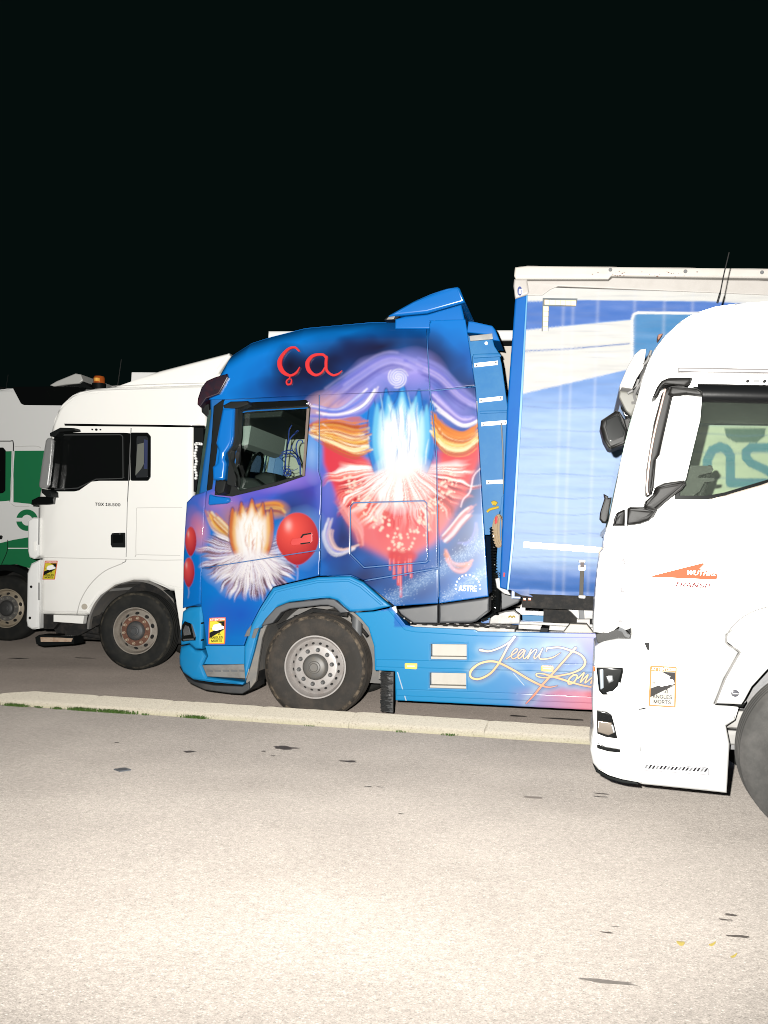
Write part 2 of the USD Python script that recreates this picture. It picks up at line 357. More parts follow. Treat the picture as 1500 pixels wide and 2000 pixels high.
def sticker(T, Y, px, border, yellow, ink, blown=False):
    """blind spot warning: px = corners (top left, top right, bottom right, bottom left)"""
    q = np.array([P(x, y, Y) for x, y in px]); tl, tr, br, bl = q
    at = lambda u, v: tuple((tl * (1 - u) + tr * u) * (1 - v) + (bl * (1 - u) + br * u) * v)
    R_ = lambda pts: Polygon([at(u, v) for u, v in pts])
    st = node(T, 'warning_sticker')
    part(st, 'border', slab(R_([(0, 0), (1, 0), (1, 1), (0, 1)]).buffer(-.008).buffer(.008), Y - .002, Y + .001, 0), border)
    part(st, 'yellow_field', slab(R_([(.06, .13), (.94, .13), (.94, .965), (.06, .965)]), Y - .0035, Y - .001, 0), yellow)
    dk = [R_([(.06, .42), (.35, .40), (.94, .20), (.94, .45), (.55, .52), (.06, .66), (.06, .56), (.42, .46)]), R_([(.06, .66), (.06, .78), (.9, .47), (.6, .50)]), R_([(.45, .14), (.94, .14), (.94, .30)])]
    part(st, 'road_shape', slab(unary_union(dk).buffer(0), Y - .005, Y - .0025, 0), ink)
    lorry = R_([(.22, .38), (.30, .27), (.66, .22), (.74, .27), (.74, .30), (.90, .33), (.92, .42), (.80, .44), (.45, .50), (.24, .46)])
    part(st, 'lorry_shape', slab(lorry, Y - .0065, Y - .004, 0), m_wht)
    tri = R_([(.56, .66), (.66, .53), (.72, .66)]); part(st, 'warning_triangle', slab(tri.difference(tri.buffer(-.004)), Y - .0065, Y - .004, 0), ink)
    w = np.linalg.norm(tr - tl); h = np.linalg.norm(bl - tl)
    rot = math.atan2(tr[1] - tl[1], tr[0] - tl[0])
    for s, u, v, hh, col in (('ATTENTION', .06, .105, .068, m_wht), ('ANGLES', .13, .80, .090, ink), ('MORTS', .17, .925, .090, ink)):
        m = meshkit.text_mesh(s, hh * h, .002, True); wid = m.bounds[1][0]
        x, z = at(u, v)
        part(st, 'lettering', text(s, hh * h, x, z, Y - .0045, True, sx=(1 - 2 * u) * w / wid, depth=.002, rot=rot), col, smooth=False)
def arcpts(cx, cy, rx, ry, a0, a1, n=16):
    return [(cx + rx * math.cos(math.radians(a)), cy - ry * math.sin(math.radians(a))) for a in np.linspace(a0, a1, n)]
def ztube(Y, pts, rad, sides=8, n=6):
    s = spline([(*(P(x, y, yy if yy else Y)), yy if yy else Y) for x, y, yy in [(p + (None,))[:3] for p in pts]], n)
    return tube(s[:, [0, 2, 1]], rad, sides)
def shell(pg, y0, y1, r, wall, cuts=()):
    b = to_man(slab(pg, y0, y1, r, 4, back=True))
    inner = pg.buffer(-wall, join_style='mitre')
    b = b - to_man(slab(inner, y0 + wall, y1 - wall, 0))
    for c in cuts: b = b - to_man(c)
    return b
# ------------------------------------------------------------------ the ground
def asphalt(name, c0, c1, c2, fine=130.0, patch=(.8, 1.1)):
    n = {"geo": ("geometry", {}), "a": ("noise_texture", {"scale": fine, "detail": 3.0, "roughness": .75}), "b": ("noise_texture", {"scale": .55, "detail": 5.0, "roughness": .6}),
         "v": ("voronoi_texture", {"scale": 85.0, "feature": "f1"}), "w": ("noise_texture", {"scale": 26.0, "detail": 4.0, "roughness": .7}),
         "r1": ("rgb_ramp", {"ramp": [(.30, c0), (.46, c1), (.56, c1), (.70, c2)]}),
         "r2": ("map_range", {"from_min": .3, "from_max": .7, "to_min": patch[0], "to_max": patch[1]}),
         "r3": ("map_range", {"from_min": .35, "from_max": .65, "to_min": .88, "to_max": 1.10}), "v2": ("voronoi_texture", {"scale": 34.0, "feature": "f1"}), "fk": ("map_range", {"from_min": .10, "from_max": .17, "to_min": .45, "to_max": 0.0, "clamp": True}), "sel": ("math", {"math_type": "greater_than", "value2": .72}), "sc": ("separate_color", {}), "fm": ("math", {"math_type": "multiply"}), "fx": ("mix_color", {"b": (.72, .68, .62)}),
         "m1": ("math", {"math_type": "multiply"}), "mul": ("mix_color", {"blend_type": "multiply", "fac": 1.0}),
         "h": ("math", {"math_type": "multiply_add", "value2": -.7}), "bp": ("bump", {"strength": 1.0, "distance": .003}),
         "p": ("principled_bsdf", {"roughness": .85, "diffuse_roughness": 1.0, "specular_ior_level": .25})}
    L = [("geo.position", "a.vector"), ("geo.position", "b.vector"), ("geo.position", "v.vector"), ("geo.position", "w.vector"), ("a.fac", "r1.fac"), ("b.fac", "r2.value"), ("w.fac", "r3.value"),
         ("r2.result", "m1.value1"), ("r3.result", "m1.value2"), ("r1.color", "mul.a"), ("m1.value", "mul.b"), ("geo.position", "v2.vector"), ("v2.distance", "fk.value"), ("v2.color", "sc.color"), ("sc.r", "sel.value1"), ("fk.result", "fm.value1"), ("sel.value", "fm.value2"), ("fm.value", "fx.fac"), ("mul.result", "fx.a"), ("fx.result", "p.base_color"),
         ("v.distance", "h.value1"), ("a.fac", "h.value3"), ("h.value", "bp.height"), ("bp.normal", "p.normal")]
    return usdkit.material(stage, f'/World/Looks/{name}', n, L, surface="p.BSDF")
m_park = asphalt('parking_asphalt', (.08, .068, .060), (.25, .212, .186), (.50, .45, .40))
m_road = asphalt('road_asphalt', (.12, .107, .096), (.31, .279, .251), (.56, .51, .465), patch=(.84, 1.12))
ka, kb = G(0, 1377.5), G(1150, 1455)
kd = (kb - ka) / np.linalg.norm(kb - ka); kn = np.array([-kd[1], kd[0], 0.0])           # along the kerb, and away from the road
gr = thing('parking_ground', None, None, kind='structure')
part(gr, 'asphalt_sheet', (np.array([[-150, -60, 0], [150, -60, 0], [150, 220, 0], [-150, 220, 0.]]), np.array([[0, 1, 2], [0, 2, 3]])), m_park, smooth=False)
rd = thing('road', None, None, kind='structure')
e0, e1 = ka - kd * 120, ka + kd * 120
part(rd, 'asphalt_sheet', (np.array([e0 - kn * 60 + [0, 0, .004], e1 - kn * 60 + [0, 0, .004], e1 + kn * .05 + [0, 0, .004], e0 + kn * .05 + [0, 0, .004]]), np.array([[0, 1, 2], [0, 2, 3]])), m_road, smooth=False)
m_oil = mat('dark_oil', (.10, .083, .072), .8, dirt=.8, dirt_col=(.20, .17, .15), scale=70)
m_oil2 = mat('faint_oil', (.22, .195, .175), .8, dirt=.8, dirt_col=(.29, .26, .235), scale=40)
def patch(px, py, w, d, m, name='oil_stain', seed=0, z=.008, parent=None):
    c = G(px, py, z); rr = np.random.default_rng(seed + int(px)); a = np.linspace(0, 2 * math.pi, 22, endpoint=False)
    k = 1 + .38 * rr.standard_normal(22); k = (k + np.roll(k, 1) + np.roll(k, -1)) / 3
    v = np.stack([c[0] + w / 2 * k * np.cos(a), c[1] + d / 2 * k * np.sin(a), np.full(22, z)], 1)
    v = np.vstack([v, [[c[0], c[1], z]]]); i = np.arange(22)
    part(parent or rd, name, (v, np.stack([np.full(22, 22), i, (i + 1) % 22], 1)), m, smooth=False)
for _k, (x, y, w, d, mm) in enumerate(((555, 1460, .235, .16, m_oil), (683, 1487, .14, .09, m_oil), (370, 1468, .09, .08, m_oil), (1175, 1550, .085, .04, m_oil), (1174, 1556, .10, .035, m_oil2), (1426, 1787, .05, .03, m_oil), (1416, 1796, .055, .022, m_oil),
                       (1448, 1829, .10, .03, m_oil), (1186, 1821, .05, .02, m_oil), (1202, 1810, .035, .02, m_oil2), (783, 1589, .03, .02, m_oil), (718, 1536, .05, .02, m_oil), (742, 1537, .05, .02, m_oil),
                       (1195, 1918, .2, .035, m_oil2), (1160, 1913, .14, .02, m_oil2), (228, 1450, .04, .03, m_oil), (515, 1467, .04, .04, m_oil), (533, 1476, .04, .03, m_oil), (1213, 1530, .06, .02, m_oil), (1045, 1557, .13, .05, mat('pale_patch', (.42, .36, .31), .8)))):
    patch(x, y, w, d, mm, z=.0065 + .0004 * _k)
for x, y, w, d in ((35, 1286, .25, .12), (165, 1285, .25, .1), (1100, 1404, .35, .12), (1010, 1398, .2, .09)): patch(x, y, w, d, m_oil, parent=gr, z=.004)
t = thing('slate_shard', 'small flat dark grey shard lying alone on the road in front of the kerb', 'debris', G(238, 1505, .004))
q = [G(a, b, .004) for a, b in ((222, 1504), (244, 1501), (256, 1505), (234, 1508))]
v = np.array([p + [0, 0, .001] for p in q] + [p + [0, 0, .009] for p in q])
part(t, 'shard', (v, np.array([[4, 7, 6], [4, 6, 5]] + sum([[[i, (i + 1) % 4, (i + 1) % 4 + 4], [i, (i + 1) % 4 + 4, i + 4]] for i in range(4)], []))), mat('slate', (.10, .11, .125), .5), smooth=False)
# yellow leaves
for i, (x, y, l) in enumerate(((1329, 1843, 'yellow fallen leaf, leftmost of three on the road at lower right'), (1391, 1845, 'yellow fallen leaf, right of another leaf on the road at lower right'), (1433, 1868, 'yellow fallen leaf, nearest of three on the road at lower right'))):
    c = G(x, y, .006); t = thing('fallen_leaf', l, 'leaf', c); a = np.linspace(0, 2 * math.pi, 11)[:-1]
    v = np.stack([c[0] + .018 * np.cos(a), c[1] + .03 * np.sin(a + i), c[2] + .004 + .004 * np.cos(2 * a)], 1); v = np.vstack([v, c + [0, 0, .006]]); k = np.arange(10)
    part(t, 'blade', (v, np.stack([np.full(10, 10), k, (k + 1) % 10], 1)), mat('yellow_leaf', (.55, .42, .08), .6), smooth=True)
# kerb of single stones
m_kerb = usdkit.material(stage, '/World/Looks/kerb_concrete', {"geo": ("geometry", {}), "a": ("noise_texture", {"scale": 70.0, "detail": 5.0, "roughness": .7}), "b": ("noise_texture", {"scale": 3.0, "detail": 4.0}),
    "r": ("rgb_ramp", {"ramp": [(.30, (.13, .11, .085)), (.37, (.36, .32, .26)), (.46, (.46, .42, .35)), (.6, (.51, .47, .39)), (.75, (.57, .53, .45))]}), "sx": ("separate_xyz", {}), "mz": ("map_range", {"from_min": 0.0, "from_max": .05, "to_min": .75, "to_max": 0.0, "clamp": True}),
    "nb": ("math", {"math_type": "multiply"}), "mx": ("mix_color", {"b": (.34, .33, .15)}), "bp": ("bump", {"distance": .003}), "p": ("principled_bsdf", {"roughness": .85, "diffuse_roughness": .8, "specular_ior_level": .3})},
    [("geo.position", "a.vector"), ("geo.position", "b.vector"), ("geo.position", "sx.vector"), ("sx.z", "mz.value"), ("mz.result", "nb.value1"), ("b.fac", "nb.value2"), ("a.fac", "r.fac"), ("r.color", "mx.a"), ("nb.value", "mx.fac"), ("mx.result", "p.base_color"), ("a.fac", "bp.height"), ("bp.normal", "p.normal")], surface="p.BSDF")
kt = thing('kerb', None, None, org=ka, kind='structure')
def along(px):
    d = ray(px, 1377.5 + 77.5 * px / 1150); t = -EYE[2] / d[2]; return float((EYE + t * d - ka) @ kd)
js = [-.12, along(163), along(311), along(492), along(680), along(945), along(1190), along(1420)]
while js[-1] < 9: js.append(js[-1] + 1.25)
prof = [(0, -.05), (0, .040), (.012, .058), (.045, .066), (.30, .112), (.325, .110), (.340, .095), (.340, -.05)]
for i, (s0, s1) in enumerate(zip(js[:-1], js[1:])):
    n = max(2, int((s1 - s0) / .06)); ss = np.linspace(s0 + .004, s1 - .004, n + 1); V = []; dz = RNG.uniform(-.003, .003); dn = RNG.uniform(-.004, .004)
    for k, s_ in enumerate(ss):
        e = min(k, n - k); c = .006 if e == 0 else 0.0
        for j, (o, z) in enumerate(prof):
            jit = 0 if z < 0 else .0022
            tap = 0 if (i > 0 or k > n * .3) else (1 - k / (n * .3))
            V.append(ka + kd * (s_ + RNG.normal(0, jit) * (e == 0) * 2) + kn * ((o + dn) * (1 - .0) + (c if o < .1 else -c) - tap * (.18 if o > .2 else 0)) + np.array([0, 0, z - (c if z > 0 else 0) + dz + RNG.normal(0, jit) * .5 - tap * (.02 if z > 0 else 0)]))
    V = np.array(V); m_ = len(prof); F = []
    for k in range(n):
        for j in range(m_):
            a, b = k * m_ + j, k * m_ + (j + 1) % m_; F += [[a, b, b + m_], [a, b + m_, a + m_]]
    F += [[0, j + 1, j] for j in range(1, m_ - 1)]; o = n * m_; F += [[o, o + j, o + j + 1] for j in range(1, m_ - 1)]
    part(kt, 'kerb_stone', (V, np.array(F)[:, ::-1]), m_kerb, smooth=40)
# grass and moss at the kerb's foot
gv, gf, nn = [], [], 0
for x0, x1, nb, hh in ((12, 52, 260, .035), (70, 84, 60, .02), (105, 122, 120, .025), (142, 185, 340, .04), (190, 256, 520, .04), (280, 292, 50, .02), (362, 402, 260, .035), (775, 790, 30, .02), (868, 890, 70, .02), (600, 615, 30, .012)):
    for _ in range(nb):
        s_ = along(np.clip(RNG.normal((x0 + x1) / 2, (x1 - x0) / 3.2), x0 - 14, x1 + 14)); b = ka + kd * s_ - kn * RNG.uniform(0.0, .045) + [0, 0, .004]; h = hh * RNG.uniform(.4, 1.3); a = RNG.uniform(0, 6.28)
        d = np.array([math.cos(a), math.sin(a), 0]); w = np.array([-d[1], d[0], 0]) * .003; tip = b + d * h * RNG.uniform(.3, 1.4) + [0, 0, h * .8]; mid = b + d * h * .3 + [0, 0, h * .6]
        gv += [b - w, b + w, mid + w, mid - w, tip]; gf += [[nn, nn + 1, nn + 2], [nn, nn + 2, nn + 3], [nn + 3, nn + 2, nn + 4]]; nn += 5
m_grass = usdkit.material(stage, '/World/Looks/grass_blade', {"geo": ("geometry", {}), "r": ("rgb_ramp", {"ramp": [(0, (.05, .10, .015)), (.5, (.12, .16, .03)), (1, (.30, .24, .08))]}), "p": ("principled_bsdf", {"roughness": .6})},
    [("geo.random_per_island", "r.fac"), ("r.color", "p.base_color")], surface="p.BSDF")
t = thing('grass_tufts', 'thin green weeds growing along the foot of the kerb', 'grass', ka, kind='stuff')
part(t, 'blades', (np.array(gv), np.array(gf)), m_grass, smooth=False)
# ------------------------------------------------------------------ the airbrushed blue tractor unit
YB = 10.4
CX0, CY0, CW, CH = 320, 540, 1200, 880
YY, XX = np.mgrid[0:CH, 0:CW].astype(float); XX += CX0; YY += CY0
canvas = np.ones((CH, CW, 3)) * lin((8, 126, 219))
_n1 = gaussian_filter(RNG.standard_normal((CH, CW)), 28); _n1 /= _n1.std()
_n2 = gaussian_filter(RNG.standard_normal((CH, CW)), 9); _n2 /= _n2.std()
def lay(mask, col, win=None):
    a, b, c, d = win or (0, CH, 0, CW); m = mask[..., None]
    canvas[a:b, c:d] = canvas[a:b, c:d] * (1 - m) + lin(col) * m
def window(x0, y0, x1, y1): return max(0, int(y0) - CY0), max(0, min(CH, int(y1) - CY0 + 1)), max(0, int(x0) - CX0), max(0, min(CW, int(x1) - CX0 + 1))
def blob(cx, cy, rx, ry, col, a=1.0, rot=0, soft=1.0, noise=.25):
    c, s = math.cos(math.radians(rot)), math.sin(math.radians(rot)); R_ = max(rx, ry) * 1.3; w = window(cx - R_, cy - R_, cx + R_, cy + R_); sl_ = np.s_[w[0]:w[1], w[2]:w[3]]
    dx, dy = XX[sl_] - cx, YY[sl_] - cy
    d = np.sqrt(((dx * c + dy * s) / rx) ** 2 + ((-dx * s + dy * c) / ry) ** 2) + noise * .25 * _n1[sl_] + noise * .12 * _n2[sl_]
    lay(a * np.clip((1 - d) / soft, 0, 1) ** .8, col, w)
def ras(pg, soft=0.0):
    from PIL import Image, ImageDraw
    b = pg.bounds; e = 3 * soft + 3; w = window(b[0] - e, b[1] - e, b[2] + e, b[3] + e); hh, ww = w[1] - w[0], w[3] - w[2]; ox, oy = w[2] + CX0, w[0] + CY0
    if hh <= 0 or ww <= 0: return np.zeros((0, 0)), (0, 0, 0, 0)
    im = Image.new('L', (ww * 2, hh * 2)); dr = ImageDraw.Draw(im)
    for g in polys(pg):
        dr.polygon([((x - ox) * 2, (y - oy) * 2) for x, y in g.exterior.coords], fill=255)
        for h in g.interiors: dr.polygon([((x - ox) * 2, (y - oy) * 2) for x, y in h.coords], fill=0)
    m = np.asarray(im, float).reshape(hh, 2, ww, 2).mean((1, 3)) / 255
    return (gaussian_filter(m, soft) if soft else m), w
def rlay(pg, soft, a, col): m, w = ras(pg, soft); lay(a * m, col, w)
def stroke(pts, w, col, a=1.0, soft=1.0): rlay(brush(pts, w, 8), soft, a, col)
def poly_(pts, col, a=1.0, soft=2.0): rlay(Polygon(pts).buffer(0), soft, a, col)
def ribbons(top, bot, n, cols, w=(2, 5), a=.9, soft=1.0, jit=2.0):
    """a flowing band of strokes between two guide lines"""
    A, B = spline(top, 8), spline(bot, 8); k = min(len(A), len(B)); A, B = A[:k], B[:k]
    for i in range(n):
        t = np.clip((i + RNG.uniform(-.4, .4)) / max(1, n - 1), 0, 1); ln = A * (1 - t) + B * t + RNG.normal(0, jit, 2)
        u0, u1 = RNG.uniform(0, .25), RNG.uniform(.75, 1); seg = ln[int(u0 * k):max(int(u1 * k), int(u0 * k) + 3)]
        ww = RNG.uniform(*w); c = cols[int(t * (len(cols) - .01))] if RNG.random() < .7 else cols[RNG.integers(len(cols))]
        rlay(LineString(seg).buffer(ww / 2), soft, a * RNG.uniform(.5, 1), c)
def fan(cx, cy, rx, ry, r0, r1, a0, a1, cols, f=30, a=.95, seed=0, edge=.12):
    """a pleated fan: streaks along the radius, uneven at the rim"""
    rr = np.random.default_rng(seed); w = window(cx - rx * r1 * 1.3, cy - ry * r1 * 1.3, cx + rx * r1 * 1.3, cy + ry * r1 * 1.3); q = np.s_[w[0]:w[1], w[2]:w[3]]
    dx, dy = (XX[q] - cx) / rx, -(YY[q] - cy) / ry; r = np.hypot(dx, dy); th = np.degrees(np.arctan2(dy, dx)) % 360
    def n1(k):
        t = rr.random(361 * 2); t = gaussian_filter(t, k, mode='wrap'); t = (t - t.mean()) / t.std(); return t
    A, Bq, E = n1(f / 10), n1(f / 3), n1(f / 4); th2 = (th + 2.0 * _n2[q] * r) % 360; ix = (th2 * 2).astype(int) % 720
    v = np.clip(.5 + .26 * A[ix] + .16 * Bq[ix] - .12 * (r - r0) + .05 * _n1[q], 0, .999); cl = np.array([lin(c) for c in cols]); t = v * (len(cols) - 1); i = t.astype(int); u = (t - i)[..., None]
    col = cl[i] * (1 - u) + cl[np.minimum(i + 1, len(cols) - 1)] * u
    rim = r1 * (1 + edge * E[ix] * .6); m = np.clip((r - r0) / (.18 * r1), 0, 1) * np.clip((rim - r) / (.16 * r1), 0, 1)
    ad = np.minimum((th2 - a0) % 360, (a1 - th2) % 360); m = m * np.where((th2 - a0) % 360 <= (a1 - a0), np.clip(ad / 9, 0, 1), 0) * a
    canvas[q] = canvas[q] * (1 - m[..., None]) + col * m[..., None]
NAVY, LAV, ORG, YEL, CRM, RED, PNK, WHT = (12, 16, 58), (150, 150, 232), (226, 128, 34), (246, 200, 100), (255, 236, 190), (226, 52, 56), (250, 170, 178), (255, 250, 250)
# dark and lavender clouds
blob(640, 725, 170, 70, (10, 50, 150), .65, -8); blob(800, 715, 180, 90, (14, 46, 140), .75, 5); blob(900, 860, 90, 190, (24, 40, 130), .8); blob(660, 1060, 120, 120, (24, 50, 150), .85); blob(520, 960, 190, 70, (70, 60, 190), .8, -12)
blob(800, 1110, 130, 80, (24, 50, 130), .85); blob(590, 720, 80, 50, NAVY, .7, 30); blob(560, 770, 110, 40, (20, 30, 110), .8)
blob(600, 735, 75, 55, NAVY, .95, 15); blob(640, 700, 110, 55, NAVY, .95, -10); blob(745, 675, 120, 42, NAVY, .98, -8); blob(850, 700, 75, 45, NAVY, .92, 40); blob(905, 770, 55, 70, NAVY, .85, 60)
blob(560, 745, 60, 40, NAVY, .8); blob(910, 950, 60, 110, (30, 34, 80), .95); blob(900, 1070, 60, 60, (40, 46, 100), .85); blob(670, 1050, 70, 70, (26, 34, 96), .95); blob(700, 1130, 80, 45, (24, 30, 84), .9); blob(800, 1150, 90, 45, (28, 50, 120), .8)
blob(600, 960, 60, 60, (70, 60, 170), .85); blob(570, 1000, 50, 60, (30, 30, 90), .9); blob(640, 990, 30, 110, (80, 90, 200), .7)
blob(670, 785, 90, 40, (190, 160, 210), .9, -18); blob(630, 800, 45, 40, (232, 170, 140), .7); blob(735, 735, 70, 42, LAV, .95, -15); blob(810, 725, 75, 50, (160, 150, 235), .95, 20); blob(890, 790, 60, 45, (140, 140, 225), .9, 35)
blob(780, 712, 60, 20, (205, 195, 245), .6); blob(608, 885, 22, 60, (150, 185, 235), .8); blob(640, 940, 26, 90, (110, 120, 215), .7)
blob(480, 955, 150, 34, (120, 100, 215), .9, -13); blob(560, 940, 70, 24, (150, 120, 220), .85, -12); blob(430, 985, 50, 30, (190, 130, 180), .8)
# red wings, pleated fan and the pale glow between them: pure shapes and colours
poly_([(628, 830), (690, 880), (720, 900), (700, 980), (690, 1010), (655, 960), (632, 905)], RED, .95, 3)
poly_([(940, 850), (905, 880), (850, 880), (880, 960), (905, 975), (935, 900)], RED, .95, 4)
poly_([(655, 960), (700, 1060), (775, 1100), (850, 1060), (905, 965), (870, 900), (700, 900)], (236, 110, 110), .95, 6)
cx, cy = 782, 915
fan(782, 915, 150, 128, .25, .98, 168, 372, [(150, 30, 50), (224, 70, 76), (240, 130, 120), (252, 196, 186), (255, 240, 236), WHT, WHT], 16, .97, 4)
fan(782, 915, 112, 118, .2, .95, 195, 345, [(206, 60, 60), (240, 130, 116), (252, 200, 190), WHT, WHT], 10, .8, 9)
blob(782, 1035, 62, 58, (228, 70, 76), .85, 0, .8); blob(782, 1060, 50, 45, (240, 120, 120), .7); blob(700, 1010, 26, 40, (240, 130, 110), .7); blob(860, 1010, 26, 40, (236, 120, 110), .7)
for k in range(26):
    a = math.radians(RNG.uniform(195, 345)); r0 = RNG.uniform(60, 120); s_ = RNG.uniform(8, 26)
    stroke([(cx + r0 * math.cos(a), cy - r0 * .85 * math.sin(a)), (cx + (r0 + s_) * math.cos(a) + RNG.normal(0, 4), cy - (r0 + s_) * .85 * math.sin(a))], (RNG.uniform(1, 4), 1), (205, 30, 36), .8, .7)
for k in range(190):
    u = RNG.uniform(-1, 1); x, y = 782 + u * 110, 940 + (1 - abs(u)) * 130 + RNG.normal(0, 16); r_ = RNG.uniform(.8, 2.6); blob(x, y, r_ * 1.8, r_ * 1.8, (255, 225, 205), .9, 0, .8, 0)
poly_([(760, 1075), (805, 1075), (815, 1085), (806, 1098), (782, 1108), (765, 1098), (758, 1085)], (214, 44, 54), .9, 3)
for x, y0, y1, w_ in ((762, 1085, 1112, 4), (770, 1085, 1128, 6), (779, 1090, 1140, 8), (783, 1100, 1165, 5), (792, 1090, 1122, 5), (799, 1085, 1118, 4), (803, 1085, 1127, 5)):
    stroke([(x, y0), (x, (y0 + y1) / 2), (x, y1)], (w_ * .7, w_ * .6, w_), (226, 66, 66), .95, .7); stroke([(x - 1, y0 + 6), (x - 1, y1 - 2)], (1, 1.4), PNK, .7, .6)
# a pale blue and white flame rising out of the fan
FLAME = [(782, 970), (742, 940), (724, 900), (717, 855), (720, 806), (727, 776), (736, 806), (745, 794), (753, 758), (764, 790), (775, 778), (785, 748), (796, 778), (806, 790), (818, 760), (825, 796), (834, 806), (843, 778), (849, 818), (849, 860), (842, 900), (822, 942), (782, 970)]
def flame(c, k, base, cols, sx=1.0):
    pts = spline(base, 6); blob(c[0], c[1] + 10, 80 * k, 100 * k, cols[0], .6, 0, .8)
    o = np.array(c); q = lambda f, dy=0: [(o[0] + (x - 782) * k * f * sx, o[1] + dy * k + (y - 890) * k * (f * .55 + .45 if y < 890 else f)) for x, y in pts]
    stroke(q(1.0), (3.2, 3.2), (24, 40, 120), .85, .9)
    for f, col, sf in zip((1.0, .84, .68, .5), cols, (.8, 1.6, 2.4, 4)): poly_(q(f, 6 * (1 - f)), col, .96, sf)
    for n in range(int(70 * k) + 10):
        x = RNG.normal(0, 34) * k; y = RNG.uniform(-90, 60) * k; h = RNG.uniform(14, 40) * k
        if abs(x) > (58 - abs(y / k) * .25) * k: continue
        stroke([(o[0] + x, o[1] + y + h), (o[0] + x * .96 + 3 * math.sin(n), o[1] + y), (o[0] + x * 1.02 + 5 * math.sin(1.7 * n), o[1] + y - h)], (.6, RNG.uniform(1.4, 3.2), .5), cols[n % len(cols)], .6, .7)
flame((782, 890), 1.0, FLAME, [(30, 130, 214), (110, 196, 236), (190, 232, 244), (255, 252, 246)])
blob(782, 948, 74, 54, (255, 226, 216), .95, 0, .7); blob(782, 915, 64, 40, (255, 244, 240), .85, 0, .8); fan(782, 900, 90, 96, .3, .98, 200, 340, [(226, 110, 110), (250, 180, 170), WHT, WHT, WHT], 8, .8, 31)
# flowing ribbons
DEEP = (176, 74, 30)
ribbons([(600, 830), (650, 812), (690, 815), (722, 812)], [(610, 840), (660, 868), (700, 886), (728, 876)], 46, [(200, 110, 110), ORG, DEEP, YEL, ORG, CRM, YEL, CRM], (1.5, 6), .92, .8)
ribbons([(630, 830), (665, 850), (700, 850), (722, 845)], [(632, 838), (665, 868), (700, 882), (726, 880)], 20, [CRM, YEL, WHT, ORG], (1, 4), .9, .7)
ribbons([(842, 800), (865, 830), (905, 845), (940, 822)], [(846, 850), (870, 878), (910, 880), (944, 850)], 56, [(214, 120, 20), ORG, DEEP, ORG, YEL, CRM, YEL], (1.5, 6), .92, .8)
ribbons([(835, 745), (865, 780), (900, 812), (940, 808)], [(842, 790), (870, 812), (905, 832), (942, 818)], 26, [LAV, (205, 190, 240), (120, 110, 200), WHT], (1.2, 4.5), .8, .9)
ribbons([(612, 790), (660, 798), (700, 770), (735, 742)], [(600, 812), (660, 815), (712, 800), (742, 752)], 26, [LAV, (90, 130, 230), (225, 215, 250), WHT, (110, 110, 210)], (1.2, 4.5), .85, .9)
blob(776, 737, 21, 22, (150, 160, 235), .95, 0, .5, .05)
for t0 in (0, 2.1, 4.2):
    th = np.linspace(0, 2.6 * math.pi, 26); stroke([(776 + (2 + 2.2 * t) * math.cos(t + t0), 737 + (2 + 2.2 * t) * math.sin(t + t0)) for t in th], (2.5, 1.5), WHT, .7, .7)
ribbons([(618, 775), (690, 725), (760, 690), (830, 712)], [(640, 800), (700, 752), (762, 716), (820, 735)], 26, [LAV, (110, 110, 215), (200, 190, 245), (70, 70, 170)], (1, 4), .5, 1.6, 3)
ribbons([(800, 690), (860, 715), (905, 760), (944, 790)], [(800, 722), (850, 745), (895, 785), (940, 806)], 26, [LAV, (110, 110, 215), (210, 195, 245), (60, 60, 160)], (1, 4), .55, 1.5, 3)
ribbons([(598, 842), (650, 830), (690, 838), (726, 832)], [(604, 850), (652, 880), (692, 896), (728, 888)], 60, [ORG, DEEP, YEL, CRM, (190, 90, 60)], (.8, 2.2), .8, .6)
ribbons([(842, 812), (868, 842), (905, 852), (942, 832)], [(846, 862), (872, 886), (910, 886), (944, 856)], 60, [ORG, DEEP, YEL, CRM, (190, 90, 40)], (.8, 2.2), .8, .6)
# curled wisps low on both sides
ribbons([(640, 1010), (632, 1050), (655, 1085), (700, 1070)], [(650, 1020), (645, 1050), (662, 1072), (706, 1060)], 12, [WHT, LAV, (240, 200, 190)], (1.5, 4), .8, .9)
ribbons([(672, 985), (690, 1010), (704, 1030), (708, 1070)], [(652, 975), (676, 1020), (698, 1050), (704, 1085)], 14, [PNK, (240, 150, 140), WHT, (200, 90, 100)], (2, 5), .85, 1)
ribbons([(868, 1070), (880, 1095), (905, 1100), (926, 1090)], [(868, 1085), (888, 1115), (908, 1118), (924, 1098)], 12, [(240, 150, 110), (226, 130, 60), PNK], (1.5, 4), .85, 1)
ribbons([(930, 985), (905, 1000), (880, 1030), (862, 1050)], [(922, 1000), (900, 1025), (885, 1045), (866, 1062)], 14, [PNK, (235, 150, 150), (180, 90, 100), WHT], (2, 5), .8, 1)
ribbons([(908, 1060), (925, 1055), (932, 1035), (930, 1015)], [(895, 1062), (915, 1060), (928, 1045), (934, 1020)], 8, [LAV, (90, 130, 220)], (1, 3), .7, 1)
stroke([(938, 915), (925, 930), (918, 960), (905, 975), (900, 990)], (1.5, 2.5, 1.5), (255, 225, 235), .9, .8)
